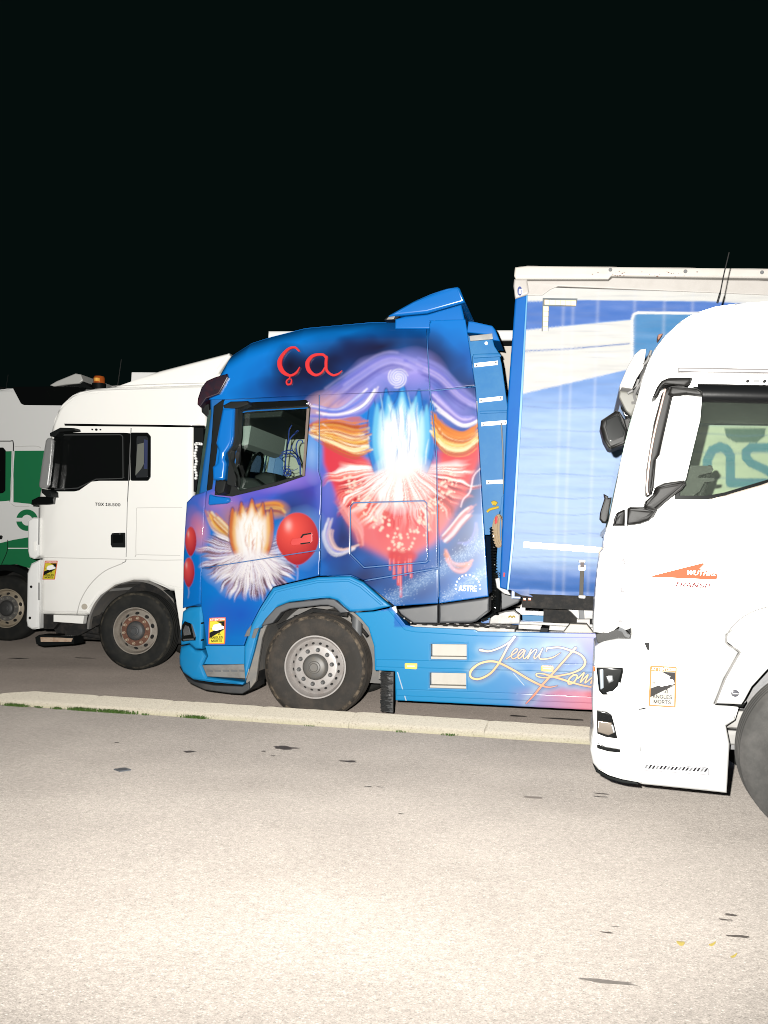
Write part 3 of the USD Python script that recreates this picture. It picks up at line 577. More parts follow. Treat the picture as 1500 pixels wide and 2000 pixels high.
# smaller burst on the door: orange wisps over a white fan
blob(455, 1020, 40, 45, (200, 130, 90), .8, 30); blob(505, 1000, 70, 28, (206, 120, 60), .85, -10); blob(540, 995, 30, 22, (226, 160, 40), .8)
ribbons([(402, 998), (415, 1030), (440, 1050), (452, 1058)], [(412, 1000), (432, 1018), (448, 1035), (458, 1048)], 22, [ORG, YEL, (190, 110, 30), CRM], (1.5, 5), .9, .9)
ribbons([(470, 1000), (505, 985), (540, 980), (558, 990)], [(480, 1015), (515, 1000), (545, 1000), (556, 1010)], 20, [(226, 150, 60), (200, 110, 50), YEL, (150, 80, 90)], (1.5, 5), .8, 1)
cx, cy = 490, 1085
blob(490, 1100, 92, 72, (190, 190, 225), .8, 0, .7)
fan(490, 1080, 100, 92, .2, .98, 140, 400, [(70, 46, 70), (150, 100, 96), (190, 180, 215), (225, 222, 240), WHT, WHT], 12, .92, 21)
fan(490, 1080, 84, 80, .2, .9, 190, 350, [(110, 70, 70), (205, 190, 210), WHT, WHT, (236, 236, 250)], 8, .7, 24)
flame((490, 1062), .62, FLAME, [(206, 110, 50), (240, 190, 120), (246, 236, 228), (255, 255, 255)], 1.05); blob(490, 1100, 50, 34, (248, 244, 250), .95, 0, .7); fan(490, 1072, 70, 66, .2, .98, 195, 345, [(170, 130, 140), (226, 222, 240), WHT, WHT], 8, .8, 33)
def balloon(bx_, by, rx, ry, a=1.0, soft=.5):
    global canvas
    u, v = (XX - bx_) / rx, (YY - by) / ry; tp = np.where(v > 0, 1 - .28 * v * v, 1.0); d = np.sqrt((u / tp) ** 2 + v ** 2)
    m = np.clip((1 - d) * rx / 2.2 / soft, 0, 1); h = np.clip(1 - np.hypot(u + .28, v + .35) / 1.3, 0, 1)
    c = lin((178, 30, 42)) * (1 - h[..., None]) + lin((255, 92, 80)) * h[..., None]; g = np.exp(-(((u + .42) / .16) ** 2 + ((v + .5) / .2) ** 2))[..., None] * .55
    canvas = canvas * (1 - a * m[..., None]) + (c * (1 - g) + lin((255, 230, 225)) * g) * a * m[..., None]
    stroke([(bx_, by + ry), (bx_ + 1, by + ry + ry * .35), (bx_ - 1, by + ry * 1.7)], (1.6, 1), (190, 190, 230), .7 * a, .6); poly_([(bx_ - rx * .07, by + ry * 1.08), (bx_ + rx * .07, by + ry * 1.08), (bx_, by + ry * .97)], (190, 30, 36), a, .6)
blob(585, 1052, 62, 70, (120, 170, 235), .7, 0, .7)
balloon(580.5, 1052, 42, 52, 1, .6)
blob(386, 1035, 24, 42, (240, 150, 170), .85); blob(372, 1020, 30, 38, (210, 110, 150), .6)
balloon(367.5, 1057, 13.5, 30, .97, .4); balloon(363.5, 1118, 13.5, 30, .97, .4)
blob(566, 712, 40, 52, (6, 8, 34), .9); blob(625, 718, 55, 34, (6, 8, 34), .85)
# lower fade to violet blue, star dust, skirt colours
blob(470, 1200, 60, 45, (36, 70, 200), .6); blob(420, 1215, 40, 60, (50, 86, 205), .5)
for k in range(2600):
    t = RNG.random(); x, y = 955 - 215 * t + RNG.normal(0, 8), 1050 + 135 * t + RNG.normal(0, 8)
    if k % 3 == 0: x, y = 955 - 90 * t + RNG.normal(0, 6), 1110 + 60 * t + RNG.normal(0, 6)
    xi, yi = int(x) - CX0, int(y) - CY0
    if 0 <= xi < CW and 0 <= yi < CH: canvas[yi, xi] = canvas[yi, xi] * .45 + lin((210, 228, 250)) * .55
stroke([(945, 1055), (880, 1105), (800, 1150), (745, 1185)], (14, 20, 22, 16), (130, 180, 235), .4, 7); stroke([(950, 1112), (905, 1140), (870, 1165)], (8, 14, 10), (130, 180, 235), .4, 5)
sk = np.clip((YY - 1222 - (XX - 760) * .0) / 4, 0, 1) * (XX > 690) * (YY > 1192)
sk = np.maximum(sk, ((XX > 690) & (YY > 1192) & (YY > 1192 + 0 * XX)).astype(float) * (XX < 770))
cz_ = np.clip((XX - 900) / 260, 0, 1)[..., None]
skc = lin((38, 166, 232)) * (1 - cz_) + lin((96, 150, 232)) * cz_
pk = np.clip((XX - 990) / 150, 0, 1) * np.clip((YY - 1336) / 16, 0, 1); skc = skc * (1 - pk[..., None]) + lin((250, 150, 175)) * pk[..., None]
pv = np.clip((XX - 1040) / 110, 0, 1) * np.clip((1330 - YY) / 60, 0, 1) * .6; skc = skc * (1 - pv[..., None]) + lin((185, 165, 240)) * pv[..., None]
rdm = np.clip((XX - 1050) / 90, 0, 1) * np.exp(-((YY - 1350 - .045 * (XX - 1050)) / 10) ** 2) * np.clip(.55 + .4 * _n2, 0, 1); skc = skc * (1 - rdm[..., None]) + lin((240, 60, 90)) * rdm[..., None]
canvas = canvas * (1 - sk[..., None]) + skc * sk[..., None]
J = lambda a: [(900 + x / 5.357, 1220 + y / 5.357) for x, y in a]
SCRIPT = [ (J([(205, 262), (300, 275), (420, 235), (510, 180), (565, 125)]), (6, 4, 4, 4, 6)), (J([(565, 125), (500, 220), (430, 350), (380, 430), (300, 515), (190, 565), (110, 545), (110, 480), (190, 410), (300, 380), (400, 395), (550, 470), (700, 560), (830, 625), (920, 650), (1010, 635)]), (6, 5, 5, 5, 5, 5, 5, 6, 5, 5, 5, 5, 5, 5, 3, 1)),
    (J([(478, 356), (535, 318), (582, 284), (598, 256), (574, 252), (540, 290), (530, 332), (556, 352), (612, 318), (664, 262), (634, 262), (602, 306), (606, 350), (640, 330), (676, 268), (656, 326), (668, 352), (704, 320), (740, 256), (702, 352), (736, 298), (782, 256), (796, 270), (768, 330), (780, 352), (826, 300), (858, 244), (822, 330), (850, 358), (960, 340), (1045, 290)]), (2, 2.6, 2.6, 2.4, 2.6, 2.6, 2.6, 2.6, 2.4, 2.4, 2.6, 2.6, 2.6, 2.4, 2.4, 2.6, 2.6, 2.4, 2.4, 2.6, 2.4, 2.4, 2.6, 2.6, 2.6, 2.4, 2.6, 3.4, 3.6, 3, 1)), (J([(905, 242), (895, 275)]), (4, 2)),
    (J([(920, 242), (1030, 235), (1140, 265), (1250, 310), (1300, 380), (1270, 450), (1170, 500), (1060, 525), (940, 545), (860, 550), (800, 535), (795, 510), (860, 510), (950, 535), (1100, 580), (1250, 625), (1375, 650)]), (4, 4, 5, 5, 6, 5, 4, 4, 4, 3, 3, 3, 3, 5, 5, 4, 4)), (J([(1200, 240), (1120, 330), (1040, 420), (960, 510), (860, 620), (770, 730), (685, 820)]), (6, 5, 5, 5, 5, 5, 2)),
    (J([(1180, 520), (1130, 570), (1130, 615), (1180, 600), (1220, 540), (1200, 520), (1180, 530)]), (4, 4, 4, 4, 4, 4, 3)), (J([(1225, 560), (1290, 500), (1250, 600), (1330, 520), (1300, 605), (1380, 545), (1360, 610), (1420, 560)]), (3, 3, 3, 3, 3, 3, 3, 3))]
for p_, w_ in SCRIPT: stroke(p_, [k + 15 for k in w_], (190, 228, 250), .55, 5)
for p_, w_ in SCRIPT: stroke([(x + 2, y + 3) for x, y in p_], [k + 4 for k in w_], (60, 84, 170), .5, 2)
MURAL = np.clip(canvas * EXPO, .002, .85)
def paint_blue(v):
    x, y = to_px(v).T
    xi, yi = np.clip(x - CX0 - .5, 0, CW - 1.001), np.clip(y - CY0 - .5, 0, CH - 1.001); a, b = xi.astype(int), yi.astype(int); u, w = (xi - a)[:, None], (yi - b)[:, None]
    return (MURAL[b, a] * (1 - u) + MURAL[b, a + 1] * u) * (1 - w) + (MURAL[b + 1, a] * (1 - u) + MURAL[b + 1, a + 1] * u) * w
ROOFL = [(385, 790), (413, 736), (441, 688), (480, 663), (520, 650), (587, 633), (650, 627), (720, 621), (830, 621), (912, 622)]
_rl = np.array([P(x, y, YB) for x, y in ROOFL])
XF = P(349, 1100, YB)[0]
def bend(v):
    """the cab narrows towards its front corner and its roof edge"""
    x, y, z = v.T; side = np.clip(1 - (y - YB) / 1.25, -1, 1)
    d = .11 * np.clip((XF + .42 - x) / .42, 0, 1.2) ** 2.2 + .02 * np.clip(z - 2.0, 0, 3)
    zt = np.interp(x, _rl[:, 0], _rl[:, 1]); d = d + .17 * np.clip((z - zt + .2) / .2, 0, 1.3) ** 2.4 * (x < P(835, 700, YB)[0])
    return np.stack([x, y + d * side, z], 1)
B = thing('tractor_unit', 'bright blue tractor unit with airbrushed artwork and red lettering on its cab side', 'truck', (*P(613, 1406, YB)[:1], YB, 0))
def bs(name, pts, off=0.0, th=.03, r=.008, m=None, rnd=0.0, holes=(), paint=False, parent=None, dense=None, bendit=True, **kw):
    pg = S(YB, pts, rnd, holes)
    return part(parent or B, name, slab(pg, YB + off, YB + off + th, r), (m_mural if paint else m or m_blue), paint=paint_blue if paint else None, dense=dense or (.0095 if paint else (.06 if bendit else None)), warp=bend if bendit else None, smooth=True if paint else 30, **kw)
WIN = [(425, 930), (436, 800), (448, 792), (598, 786), (605, 796), (595, 929), (540, 948), (453, 969), (420, 966)]
OUT = [(349, 1189), (350, 1090), (357, 978), (378, 962), (402, 806), (400, 780), (413, 736), (441, 688), (480, 663), (520, 650), (587, 633), (720, 621), (830, 621), (905, 622), (952, 1166), (771, 1184), (740, 1160), (705, 1136), (622, 1128), (535, 1148), (505, 1189)]
y0c, y1c = YB + .035, YB + 2.44
fw = S(YB, OUT)
core = fw.buffer(-.02)
win_cut = slab(S(YB, WIN), YB - .2, YB + 2.8, 0)
wsc = slab(S(YB, [(330, 962), (330, 800), (404, 806), (440, 806), (425, 962)]), YB + .16, YB + 2.36, 0)
cabm = shell(core, y0c, y1c, .03, .07, [win_cut, wsc]).refine_to_length(.12)
part(B, 'cab_shell', cabm, m_lining if False else mat('cab_core', C(14, 110, 190), .5), warp=bend)
inn = core.buffer(-.085)
part(B, 'headlining', slab(S(YB, [(430, 770), (840, 762), (845, 790), (430, 795)]), YB + .12, YB + 2.36, 0), m_dash)
part(B, 'rear_lining', slab(S(YB, [(800, 780), (930, 780), (930, 1100), (840, 1100)]), YB + .12, YB + 2.36, 0), m_lining)
part(B, 'far_door_lining', slab(S(YB, [(430, 640), (840, 640), (840, 1120), (430, 1120)], 0, [[(425, 945), (440, 792), (608, 786), (600, 940), (455, 968)]]), YB + 2.34, YB + 2.365, 0), m_lining)
# painted panels
bs('front_corner_panel', [(349, 1189), (350, 1095), (353, 1030), (357, 980), (372, 967), (400.5, 959), (395, 1060), (390.2, 1180)], paint=True, r=.02)
DOOR = [(436.5, 781.5), (621.4, 770), (621.4, 921), (627, 940), (625, 1073), (391.5, 1109.5), (393, 1060), (402.5, 959), (414, 955), (426, 860)]
bs('door', DOOR, paint=True, holes=[WIN])
bs('door_lower_panel', [(391.2, 1111), (624.8, 1074.8), (623.5, 1124), (560, 1139), (533, 1146), (508, 1186), (491, 1219), (476, 1261), (403, 1261), (396, 1205), (391.5, 1184)], paint=True)
bs('side_panel', [(623.2, 770), (838, 762), (843.4, 800), (851.4, 892), (855.2, 1109), (709, 1133.5), (685, 1123), (624.8, 1125), (628.4, 940), (623.2, 921)], paint=True,
   holes=[[(683, 990), (690, 981), (828, 977), (834, 982), (836.5, 1095), (832, 1099), (710, 1109.5), (683.5, 1083)]])
bs('locker_hatch', [(685, 990.5), (691, 983), (828, 979), (832.5, 983), (835, 1094), (831, 1097), (710.5, 1107.5), (685.3, 1082)], paint=True, off=.002, rnd=.02)
bs('lower_side_panel', [(709.5, 1135.5), (855.3, 1111), (855.6, 1178.5), (771, 1184), (741, 1160)], paint=True)
bs('rear_side_panel', [(840, 763.6), (928, 754.6), (954, 1165), (857, 1178.6), (857, 1110), (853.2, 892), (845, 800)], paint=True)
bs('upper_rear_panel', [(831.5, 624), (908, 622), (927.5, 752.5), (839.6, 761.6)], paint=True)
roof = bs('high_roof', [(404, 779), (413, 736), (441, 688), (480, 663), (520, 650), (587, 633), (650, 627), (720, 621), (829.5, 621), (838, 760.3), (436, 779.5)], paint=True, r=.004, th=.3)
# roof skin behind the bent side edge
rs = S(YB, [(413, 736), (441, 688), (480, 663), (520, 650), (587, 633), (720, 621), (905, 622), (905, 640), (720, 640), (587, 652), (520, 669), (480, 682), (445, 706), (425, 745)])
part(B, 'roof_skin', to_man(slab(rs, YB + .20, YB + 2.3, .05, 4, back=True)), m_blue)
# roof deflector in two pieces
part(B, 'roof_deflector', slab(S(YB, [(757, 614), (775, 604), (805, 587), (840, 572), (872, 561), (892, 557.5), (897, 561), (908, 588), (833, 610), (757, 617)]), YB + .03, YB + 2.35, .03, 4, back=True), m_blue)
part(B, 'deflector_base', slab(S(YB, [(770, 621), (790, 615.5), (833, 611.5), (900, 592), (906, 620), (905, 640), (770, 640)]), YB + .05, YB + 2.33, .015, 3, back=True), m_blue)
part(B, 'deflector_bracket', slab(S(YB, [(748, 622), (756, 615), (780, 614), (770, 622)]), YB + .06, YB + .2, .004), m_black)
part(B, 'bracket_plate', slab(S(YB, [(753, 622), (757, 617), (770, 615), (767, 621)]), YB + .05, YB + .07, .002), m_steel)
# black sill under the cab
bs('sill_panel', [(777, 1190), (854.8, 1181), (854.8, 1217.5), (808, 1217.5), (783, 1200)], m=m_sill, r=.012, th=.2)
bs('sill_panel', [(857.2, 1181), (955, 1167), (955, 1193), (951, 1198), (930, 1214), (920, 1217), (857, 1217.5)], m=m_sill, r=.02, th=.25, off=.012)
bs('sill_bracket', [(773, 1189), (781, 1200), (806, 1217), (800, 1219), (770, 1196)], m=m_black, th=.1, off=.03)
for x, y in ((789, 1208), (802, 1216)): part(B, 'bolt', rodY(*P(x, y, YB), .008, YB + .015, YB + .05, 8), m_steel)
part(B, 'bright_clip', slab(S(YB, [(765, 1186), (773, 1184), (776, 1196), (771, 1199)]), YB - .012, YB + .03, .003), m_wht)
# front wing, trim, bumper
FEND = [(491.5, 1221), (509, 1188), (534, 1148), (560, 1141), (622, 1127), (685, 1125), (710, 1137), (764, 1184), (730, 1192), (692, 1194.5), (684, 1194), (672, 1184), (660, 1173), (645, 1168.5), (625, 1169), (566, 1176), (545, 1184), (532, 1200), (513, 1222), (507, 1228), (497, 1272), (487.5, 1305), (480, 1330), (477, 1300), (478, 1262), (483, 1248)]
bs('wheel_arch', FEND, off=-.03, th=.1, r=.025, m=m_blue_l)
bs('arch_crease', [(512, 1190), (537, 1153), (563, 1146), (623, 1133), (683, 1131), (707, 1142), (750, 1180), (745, 1182), (704, 1147), (682, 1136), (624, 1138), (565, 1151), (541, 1157), (516, 1193)], off=-.042, th=.03, r=.008, m=m_blue_l)
bs('arch_trim', [(513, 1222), (520, 1209), (541, 1186), (562, 1177), (640, 1168.5), (655, 1170), (672, 1184), (684, 1194), (692, 1195), (667, 1197), (655, 1186), (643, 1182), (628, 1182), (568, 1189), (552, 1196), (536, 1216), (525, 1220)], off=-.055, th=.15, r=.012, m=m_sill)
bs('grey_corner', [(479, 1243), (484, 1231), (493, 1220), (489, 1242)], off=-.035, th=.03, r=.004, m=m_grey); bs('grey_corner', [(493, 1246), (498, 1228), (508, 1225), (500, 1246)], off=-.035, th=.03, r=.004, m=m_grey)
bs('front_bumper', [(350, 1195), (364, 1187), (392, 1184), (396, 1206), (395, 1240), (393.5, 1268), (380, 1268), (366, 1258), (346, 1262), (344, 1240)], off=-.01, th=.5, r=.03, m=m_blue_l)
bs('bumper_lower', [(346, 1264), (366, 1260), (380, 1270), (394, 1270), (403, 1282), (395, 1300), (405, 1322), (479, 1332), (474, 1338), (420, 1333), (375, 1328), (352, 1315), (343, 1300), (342, 1284)], off=-.02, th=.6, r=.035, m=m_blue_l)
bs('step_recess', [(398, 1262), (477, 1262), (476, 1298), (396, 1298), (404, 1282)], off=.03, th=.06, r=.004, m=m_blue_l)
bs('entry_step', [(395, 1299), (477, 1297), (488, 1306.5), (483, 1325), (405, 1321)], off=-.015, th=.25, r=.006, m=m_steel)
for k in range(5): bs('step_tread', [(404 + k * 16, 1308), (416 + k * 16, 1308.2), (417 + k * 16, 1312), (405 + k * 16, 1311.6)], off=-.022, th=.01, r=.001, m=m_grey)
bs('front_lip', [(343, 1304), (356, 1321), (380, 1332), (420, 1338), (474, 1340), (488, 1330), (489, 1346), (474, 1355), (450, 1354), (400, 1347), (365, 1333)], off=-.015, th=.5, r=.01, m=m_blackr)
bs('arch_liner_edge', [(509, 1228), (520, 1224), (512, 1246), (505, 1290), (500, 1330), (489, 1345), (480, 1332), (488, 1306), (498, 1272)], off=.0, th=.05, r=.006, m=m_mud)
hl = node(B, 'headlight')
part(hl, 'housing', slab(S(YB, [(347, 1252), (349, 1222), (356, 1213), (372, 1218), (382, 1246), (381, 1252), (352, 1255)]), YB - .015, YB + .1, .012), m_gloss, warp=bend)
part(hl, 'reflector', slab(S(YB, [(352, 1232), (357, 1221), (366, 1224), (371, 1240), (354, 1243)]), YB - .02, YB + .05, .01), m_lampin, warp=bend)
part(hl, 'light_strip', slab(S(YB, [(371, 1219), (374, 1220), (382, 1243), (378, 1246)]), YB - .022, YB + .05, .002), m_lampin, warp=bend)
part(hl, 'lower_strip', slab(S(YB, [(353, 1249), (377, 1247), (377, 1250), (354, 1252)]), YB - .022, YB + .05, .002), m_lampin, warp=bend)
for y in (1217, 1250): part(B, 'bolt', rodY(*P(395, y, YB), .009, YB - .02, YB + .03, 8), m_black)
sticker(B, YB - .004, [(408.5, 1207), (441, 1205.5), (439.5, 1258), (407, 1258)], m_ora, m_yel, m_ink)
# side window, pillar, mirror
part(B, 'side_window', slab(S(YB, [(446, 795), (600, 789), (594, 931), (453, 966)]), YB + .02, YB + .024, 0), g_clear, smooth=False)
fr = S(YB, WIN).buffer(.004); fri = S(YB, [(472, 806), (600, 797), (598.5, 798), (592, 926), (540, 941), (470, 958), (462, 955), (459, 930)])
part(B, 'window_frame', slab(fr.difference(fri), YB - .004, YB + .06, .004), m_black)
part(B, 'window_seal', slab(S(YB, [(599.5, 798), (604.5, 798), (595, 930), (590.5, 929)]), YB - .008, YB + .0, .001), mat('brown_seal', C(120, 100, 88), .6))
lb = [(x, y, YB - .012) for x, y in ((601, 796), (596, 797), (560, 799), (500, 802), (476, 805), (472, 812), (466, 850), (458, 910), (455, 930), (447, 941))]
part(B, 'blue_pinstripe', ztube(YB, lb, .005, 6, 4), m_blue)
part(B, 'rain_deflector', slab(S(YB, [(460, 788), (600, 782), (604, 786), (600, 793), (472, 802), (462, 800)]), YB - .05, YB + .0, .01), m_gloss)
part(B, 'pillar_trim', slab(S(YB, [(414, 792), (434, 778), (438, 782), (429, 850), (414, 955), (403, 961), (401, 955), (410, 860)]), YB + .012, YB + .06, .01), m_black, dense=.08, warp=bend)
part(B, 'windscreen', slab(S(YB, [(374, 968), (400, 806), (403, 806), (378, 966)]), YB + .1, YB + 2.4, 0), glass('windscreen_glass', (.8, .9, .86)), smooth=False)
part(B, 'windscreen_edge', slab(S(YB, [(376, 967), (401, 800), (416, 792), (412, 850), (402, 962)]), YB + .045, YB + .07, .003), mat('pale_glass_edge', C(70, 92, 86), .15, dirt=.8, dirt_col=(.01, .012, .012), scale=5), warp=bend, dense=.1)
mr = node(B, 'mirror'); YM = YB - .22
part(mr, 'mirror_housing', slab(S(YM, [(434, 796), (457, 797), (455, 850), (453, 862), (449, 872), (440, 884), (438, 896), (441, 905), (438, 934), (434, 938), (415, 937), (414, 912), (423, 905), (426, 880), (421, 866), (426, 840)], .006), YM, YM + .16, .03, 4, back=True), m_blue)
part(mr, 'mirror_back', slab(S(YM, [(436, 794), (462, 797), (460, 850), (457, 866), (448, 878), (446, 900), (452, 915), (458, 935), (455, 950), (440, 945), (444, 900), (441, 884), (452, 868)]), YM + .05, YM + .2, .012), m_black)
part(mr, 'mirror_top_arm', slab(S(YM, [(433, 791), (448, 783), (482, 782), (485, 789), (462, 797), (437, 799)]), YM + .03, YM + .22, .012), m_black)
part(mr, 'mirror_foot', slab(S(YM, [(419, 938), (434, 936), (441, 940), (436, 962), (424, 966), (417, 958)]), YM + .02, YM + .2, .015), m_black)
part(mr, 'mirror_glass', slab(S(YM, [(452, 868), (459, 862), (459, 900), (452, 905), (447, 890)]), YM + .19, YM + .195, 0), m_gloss)
part(mr, 'mirror_glass', slab(S(YM, [(441, 910), (447, 908), (458, 928), (459, 950), (447, 948), (442, 940)]), YM + .06, YM + .1, .01), m_gloss)
part(B, 'mirror_base', slab(S(YB, [(411, 965), (423, 969), (450, 972), (452, 980), (444, 984), (411, 987), (409, 984)], .01), YB - .05, YB + .02, .02), m_blue)
# sun visor
sv = part(B, 'sun_visor', slab(S(YB, [(386, 790), (387, 778), (394, 757), (404, 744), (420, 737), (444, 730), (446, 738), (436, 757), (428, 770), (412, 776), (404, 779), (392, 796)]), YB - .015, YB + 2.4, .012, 3, back=True), mat('dark_red_visor', (.008, .004, .009), .3, dirt=.5, dirt_col=(.05, .006, .008), scale=16))
for x, y in ((432, 735), (421, 763)): part(sv, 'bolt', rodY(*P(x, y, YB), .007, YB - .02, YB, 8), m_black)
part(B, 'visor_lamp', slab(S(YB, [(387, 792), (402, 786), (404, 808), (398, 812), (388, 803)]), YB + .08, YB + .4, .012), m_black)
# interior
part(B, 'dashboard', slab(S(YB, [(392, 985), (398, 940), (420, 925), (480, 930), (500, 945), (500, 1010), (392, 1010)]), YB + .25, YB + 2.3, .03), m_dash)
part(B, 'dash_cowl', slab(S(YB, [(466, 945), (470, 922), (490, 914), (512, 918), (516, 940), (500, 955)]), YB + .45, YB + .95, .04, 3, back=True), m_dash)
sc = np.array([*P(505, 925, YB + .7)]); th = np.linspace(0, 2 * math.pi, 33)
part(B, 'steering_wheel', tube([(sc[0] + .06 * math.sin(t) - .05, YB + .7 + .23 * math.cos(t), sc[1] + .21 * math.sin(t)) for t in th], .016, 8), m_gloss)
part(B, 'seat_back', slab(S(YB, [(610, 800), (650, 800), (650, 1000), (605, 1000)], .04), YB + .4, YB + .95, .05, 3, back=True), m_seat)
part(B, 'sun_blind', slab(S(YB, [(417, 806), (440, 800), (432, 850), (412, 856)]), YB + .9, YB + 2.3, .003), m_curtain_in)
part(B, 'overhead_locker', slab(S(YB, [(415, 770), (545, 770), (530, 806), (420, 812)]), YB + .35, YB + 2.3, .02), m_dash)
part(B, 'roof_lamp_panel', slab(S(YB, [(600, 790), (720, 786), (715, 822), (610, 826)]), YB + 2.25, YB + 2.33, .01), m_cream)
part(B, 'bottle', slab(S(YB, [(560, 880), (600, 876), (602, 960), (560, 966)], .02), YB + 1.9, YB + 2.1, .03), mat('blue_item', C(40, 90, 150), .6))
# blue scroll sticker on the window
YG = YB + .016
m_scr = mat('dark_blue_sticker', (.003, .016, .09), .6, spec=.1)
SC = lambda a: [(400 + x / 6.25, 760 + y / 6.25) for x, y in a]
for p_, w_ in ((SC([(1140, 510), (1060, 580), (1020, 660), (1000, 760), (985, 900), (985, 1000)]), (2, 2, 2.2, 2, 2)), (SC([(1130, 510), (1100, 540)]), (3, 2)), (SC([(1195, 655), (1185, 625), (1140, 630), (1115, 700), (1130, 800), (1160, 900), (1165, 1040)]), (1.5, 2, 2.2, 2.4, 2.8, 3, 2.5)), (SC([(940, 860), (915, 830), (940, 800), (1000, 780), (1070, 800), (1120, 850), (1150, 920)]), (2, 2, 2, 2, 2.4, 3)),
               (SC([(940, 775), (1000, 750), (1060, 750), (1110, 790), (1140, 850)]), (2, 2.4, 2, 2)), (SC([(1060, 440), (1030, 500), (1020, 620), (1000, 740)]), (1.2, 1.6, 1.6, 1.6)), (SC([(1050, 995), (1090, 990), (1135, 970)]), (1, 1, 1)), (SC([(960, 990), (945, 960), (985, 940), (1040, 945)]), (1.4, 1.2, 1.2, 1.2)), (SC([(1075, 680), (1060, 700), (1080, 760), (1140, 820)]), (1, 1.6, 1.6, 1.6))):
    part(B, 'scroll_sticker', slab(warp_px(brush(p_, w_, 8), YG), YG, YG + .003, 0), m_scr, smooth=False)
rc = Point(561, 922.5); part(B, 'scroll_sticker', slab(warp_px(unary_union([rc.buffer(8).difference(rc.buffer(6)), LineString([(554, 919), (568, 926)]).buffer(1), LineString([(557, 929), (565, 916)]).buffer(1), rc.buffer(2)]), YG), YG, YG + .003, 0), m_scr, smooth=False)
# door handle on the balloon
dh = part(B, 'door_handle', slab(S(YB, [(567, 1060), (571, 1052), (588, 1050), (592, 1042), (609, 1039), (611, 1057), (606, 1062), (570, 1066)], .008), YB - .014, YB + .004, .006), mat('red_handle', C(236, 62, 58), .35))
part(dh, 'handle_recess', slab(S(YB, [(587, 1050), (592, 1043), (608, 1040.5), (608.5, 1043), (594, 1046), (590, 1051)]), YB - .0165, YB - .01, 0), m_ink); part(dh, 'handle_shadow_gap', slab(S(YB, [(587, 1061), (606, 1058.5), (607, 1061), (588, 1063.5)]), YB - .0165, YB - .01, 0), m_ink)
# lettering on the roof: red strokes
def letter(name, strokes, m, Y, parent=None, out=None, mo=None):
    u = unary_union([brush(a, b, 8) for a, b in strokes])
    n = part(parent or B, name, slab(warp_px(u, Y), Y - .006, Y + .02, 0), m, smooth=False)
    if mo is not None: part(n, 'outline', slab(warp_px(u.buffer(out).difference(u.buffer(-.3)), Y), Y - .0045, Y + .02, 0), mo, smooth=False)
Z2 = lambda a: [(320 + x / 3.75, 540 + y / 3.75) for x, y in a]
letter('lettering', [(Z2([(990, 545), (960, 520), (915, 530), (870, 575), (848, 630), (860, 680), (890, 712), (930, 725), (970, 705), (995, 665)]), (3.5, 4, 4.5, 6, 9, 9, 7, 4.5, 4, 1.5)), (Z2([(925, 725), (920, 745), (900, 765), (905, 790), (930, 785), (935, 755), (915, 752)]), (2.5, 2, 2.5, 3.5, 3, 2, 1.5))], m_red, YB)
letter('lettering', [(Z2([(1190, 600), (1170, 575), (1125, 572), (1080, 590), (1052, 635), (1065, 690), (1110, 722), (1155, 705), (1185, 660)]), (4, 5, 5, 6, 8, 8, 5, 3.5, 3)), (Z2([(1192, 590), (1188, 640), (1195, 690), (1235, 722), (1275, 715), (1305, 690)]), (5, 5.5, 5, 4.5, 3.5, 1))], m_red, YB)
# white emblem with stars
ax, az = P(895.5, 1153.5, YB); w_ = P(931, 1153, YB)[0] - ax; tw = meshkit.text_mesh('ASTRE', .05, .002, True).bounds[1][0]
part(B, 'lettering', text('ASTRE', .050, ax, az, YB - .003, True, sx=w_ / tw, rot=math.radians(-.5)), m_wht, smooth=False)
for k in range(12):
    a = math.radians(188 - k * 196 / 11 + 0); x, y = 914 - 24 * -math.cos(a), 1147 - 24 * math.sin(a)
    st_ = Polygon([(x + (2.6 if i % 2 == 0 else 1.1) * math.sin(i * math.pi / 5), y - (2.6 if i % 2 == 0 else 1.1) * math.cos(i * math.pi / 5)) for i in range(10)])
    part(B, 'star', slab(warp_px(st_, YB), YB - .005, YB + .001, 0), m_wht, smooth=False)
# side skirt
SK = [(693, 1196.5), (730, 1194), (764.5, 1187), (793, 1223), (810, 1227), (928, 1232), (934, 1236), (1163, 1239), (1330, 1243), (1330, 1398), (1155, 1386.5), (773, 1367.5), (771.7, 1311), (732.6, 1309), (731, 1262), (720, 1226), (705, 1208)]
H1 = [(842, 1257), (912, 1258), (912, 1288), (842, 1287)]; H2 = [(840, 1313), (911, 1314), (911, 1345), (840, 1343)]
bs('side_skirt', SK, off=-.02, th=.05, r=.012, paint=True, holes=[H1, H2], bendit=False, dense=.014)
bs('skirt_cap', [(764.5, 1184.5), (793, 1220), (810, 1224), (928, 1229.5), (934, 1233), (1163, 1236.5), (1330, 1241), (1330, 1250), (1160, 1246), (930, 1242), (808, 1234), (790, 1230), (758, 1190)], off=-.027, th=.2, r=.006, paint=True, bendit=False, dense=.02)
for pts in ([(735, 1287), (1330, 1300), (1330, 1318), (735, 1302)], [(775, 1345), (1010, 1353), (1330, 1368), (1330, 1380), (775, 1358)]):
    g = S(YB, pts).difference(unary_union([S(YB, H1), S(YB, H2)]).buffer(.012))
    part(B, 'skirt_rib', slab(g, YB - .028, YB - .015, .006), m_mural, paint=paint_blue, dense=.014, smooth=True)
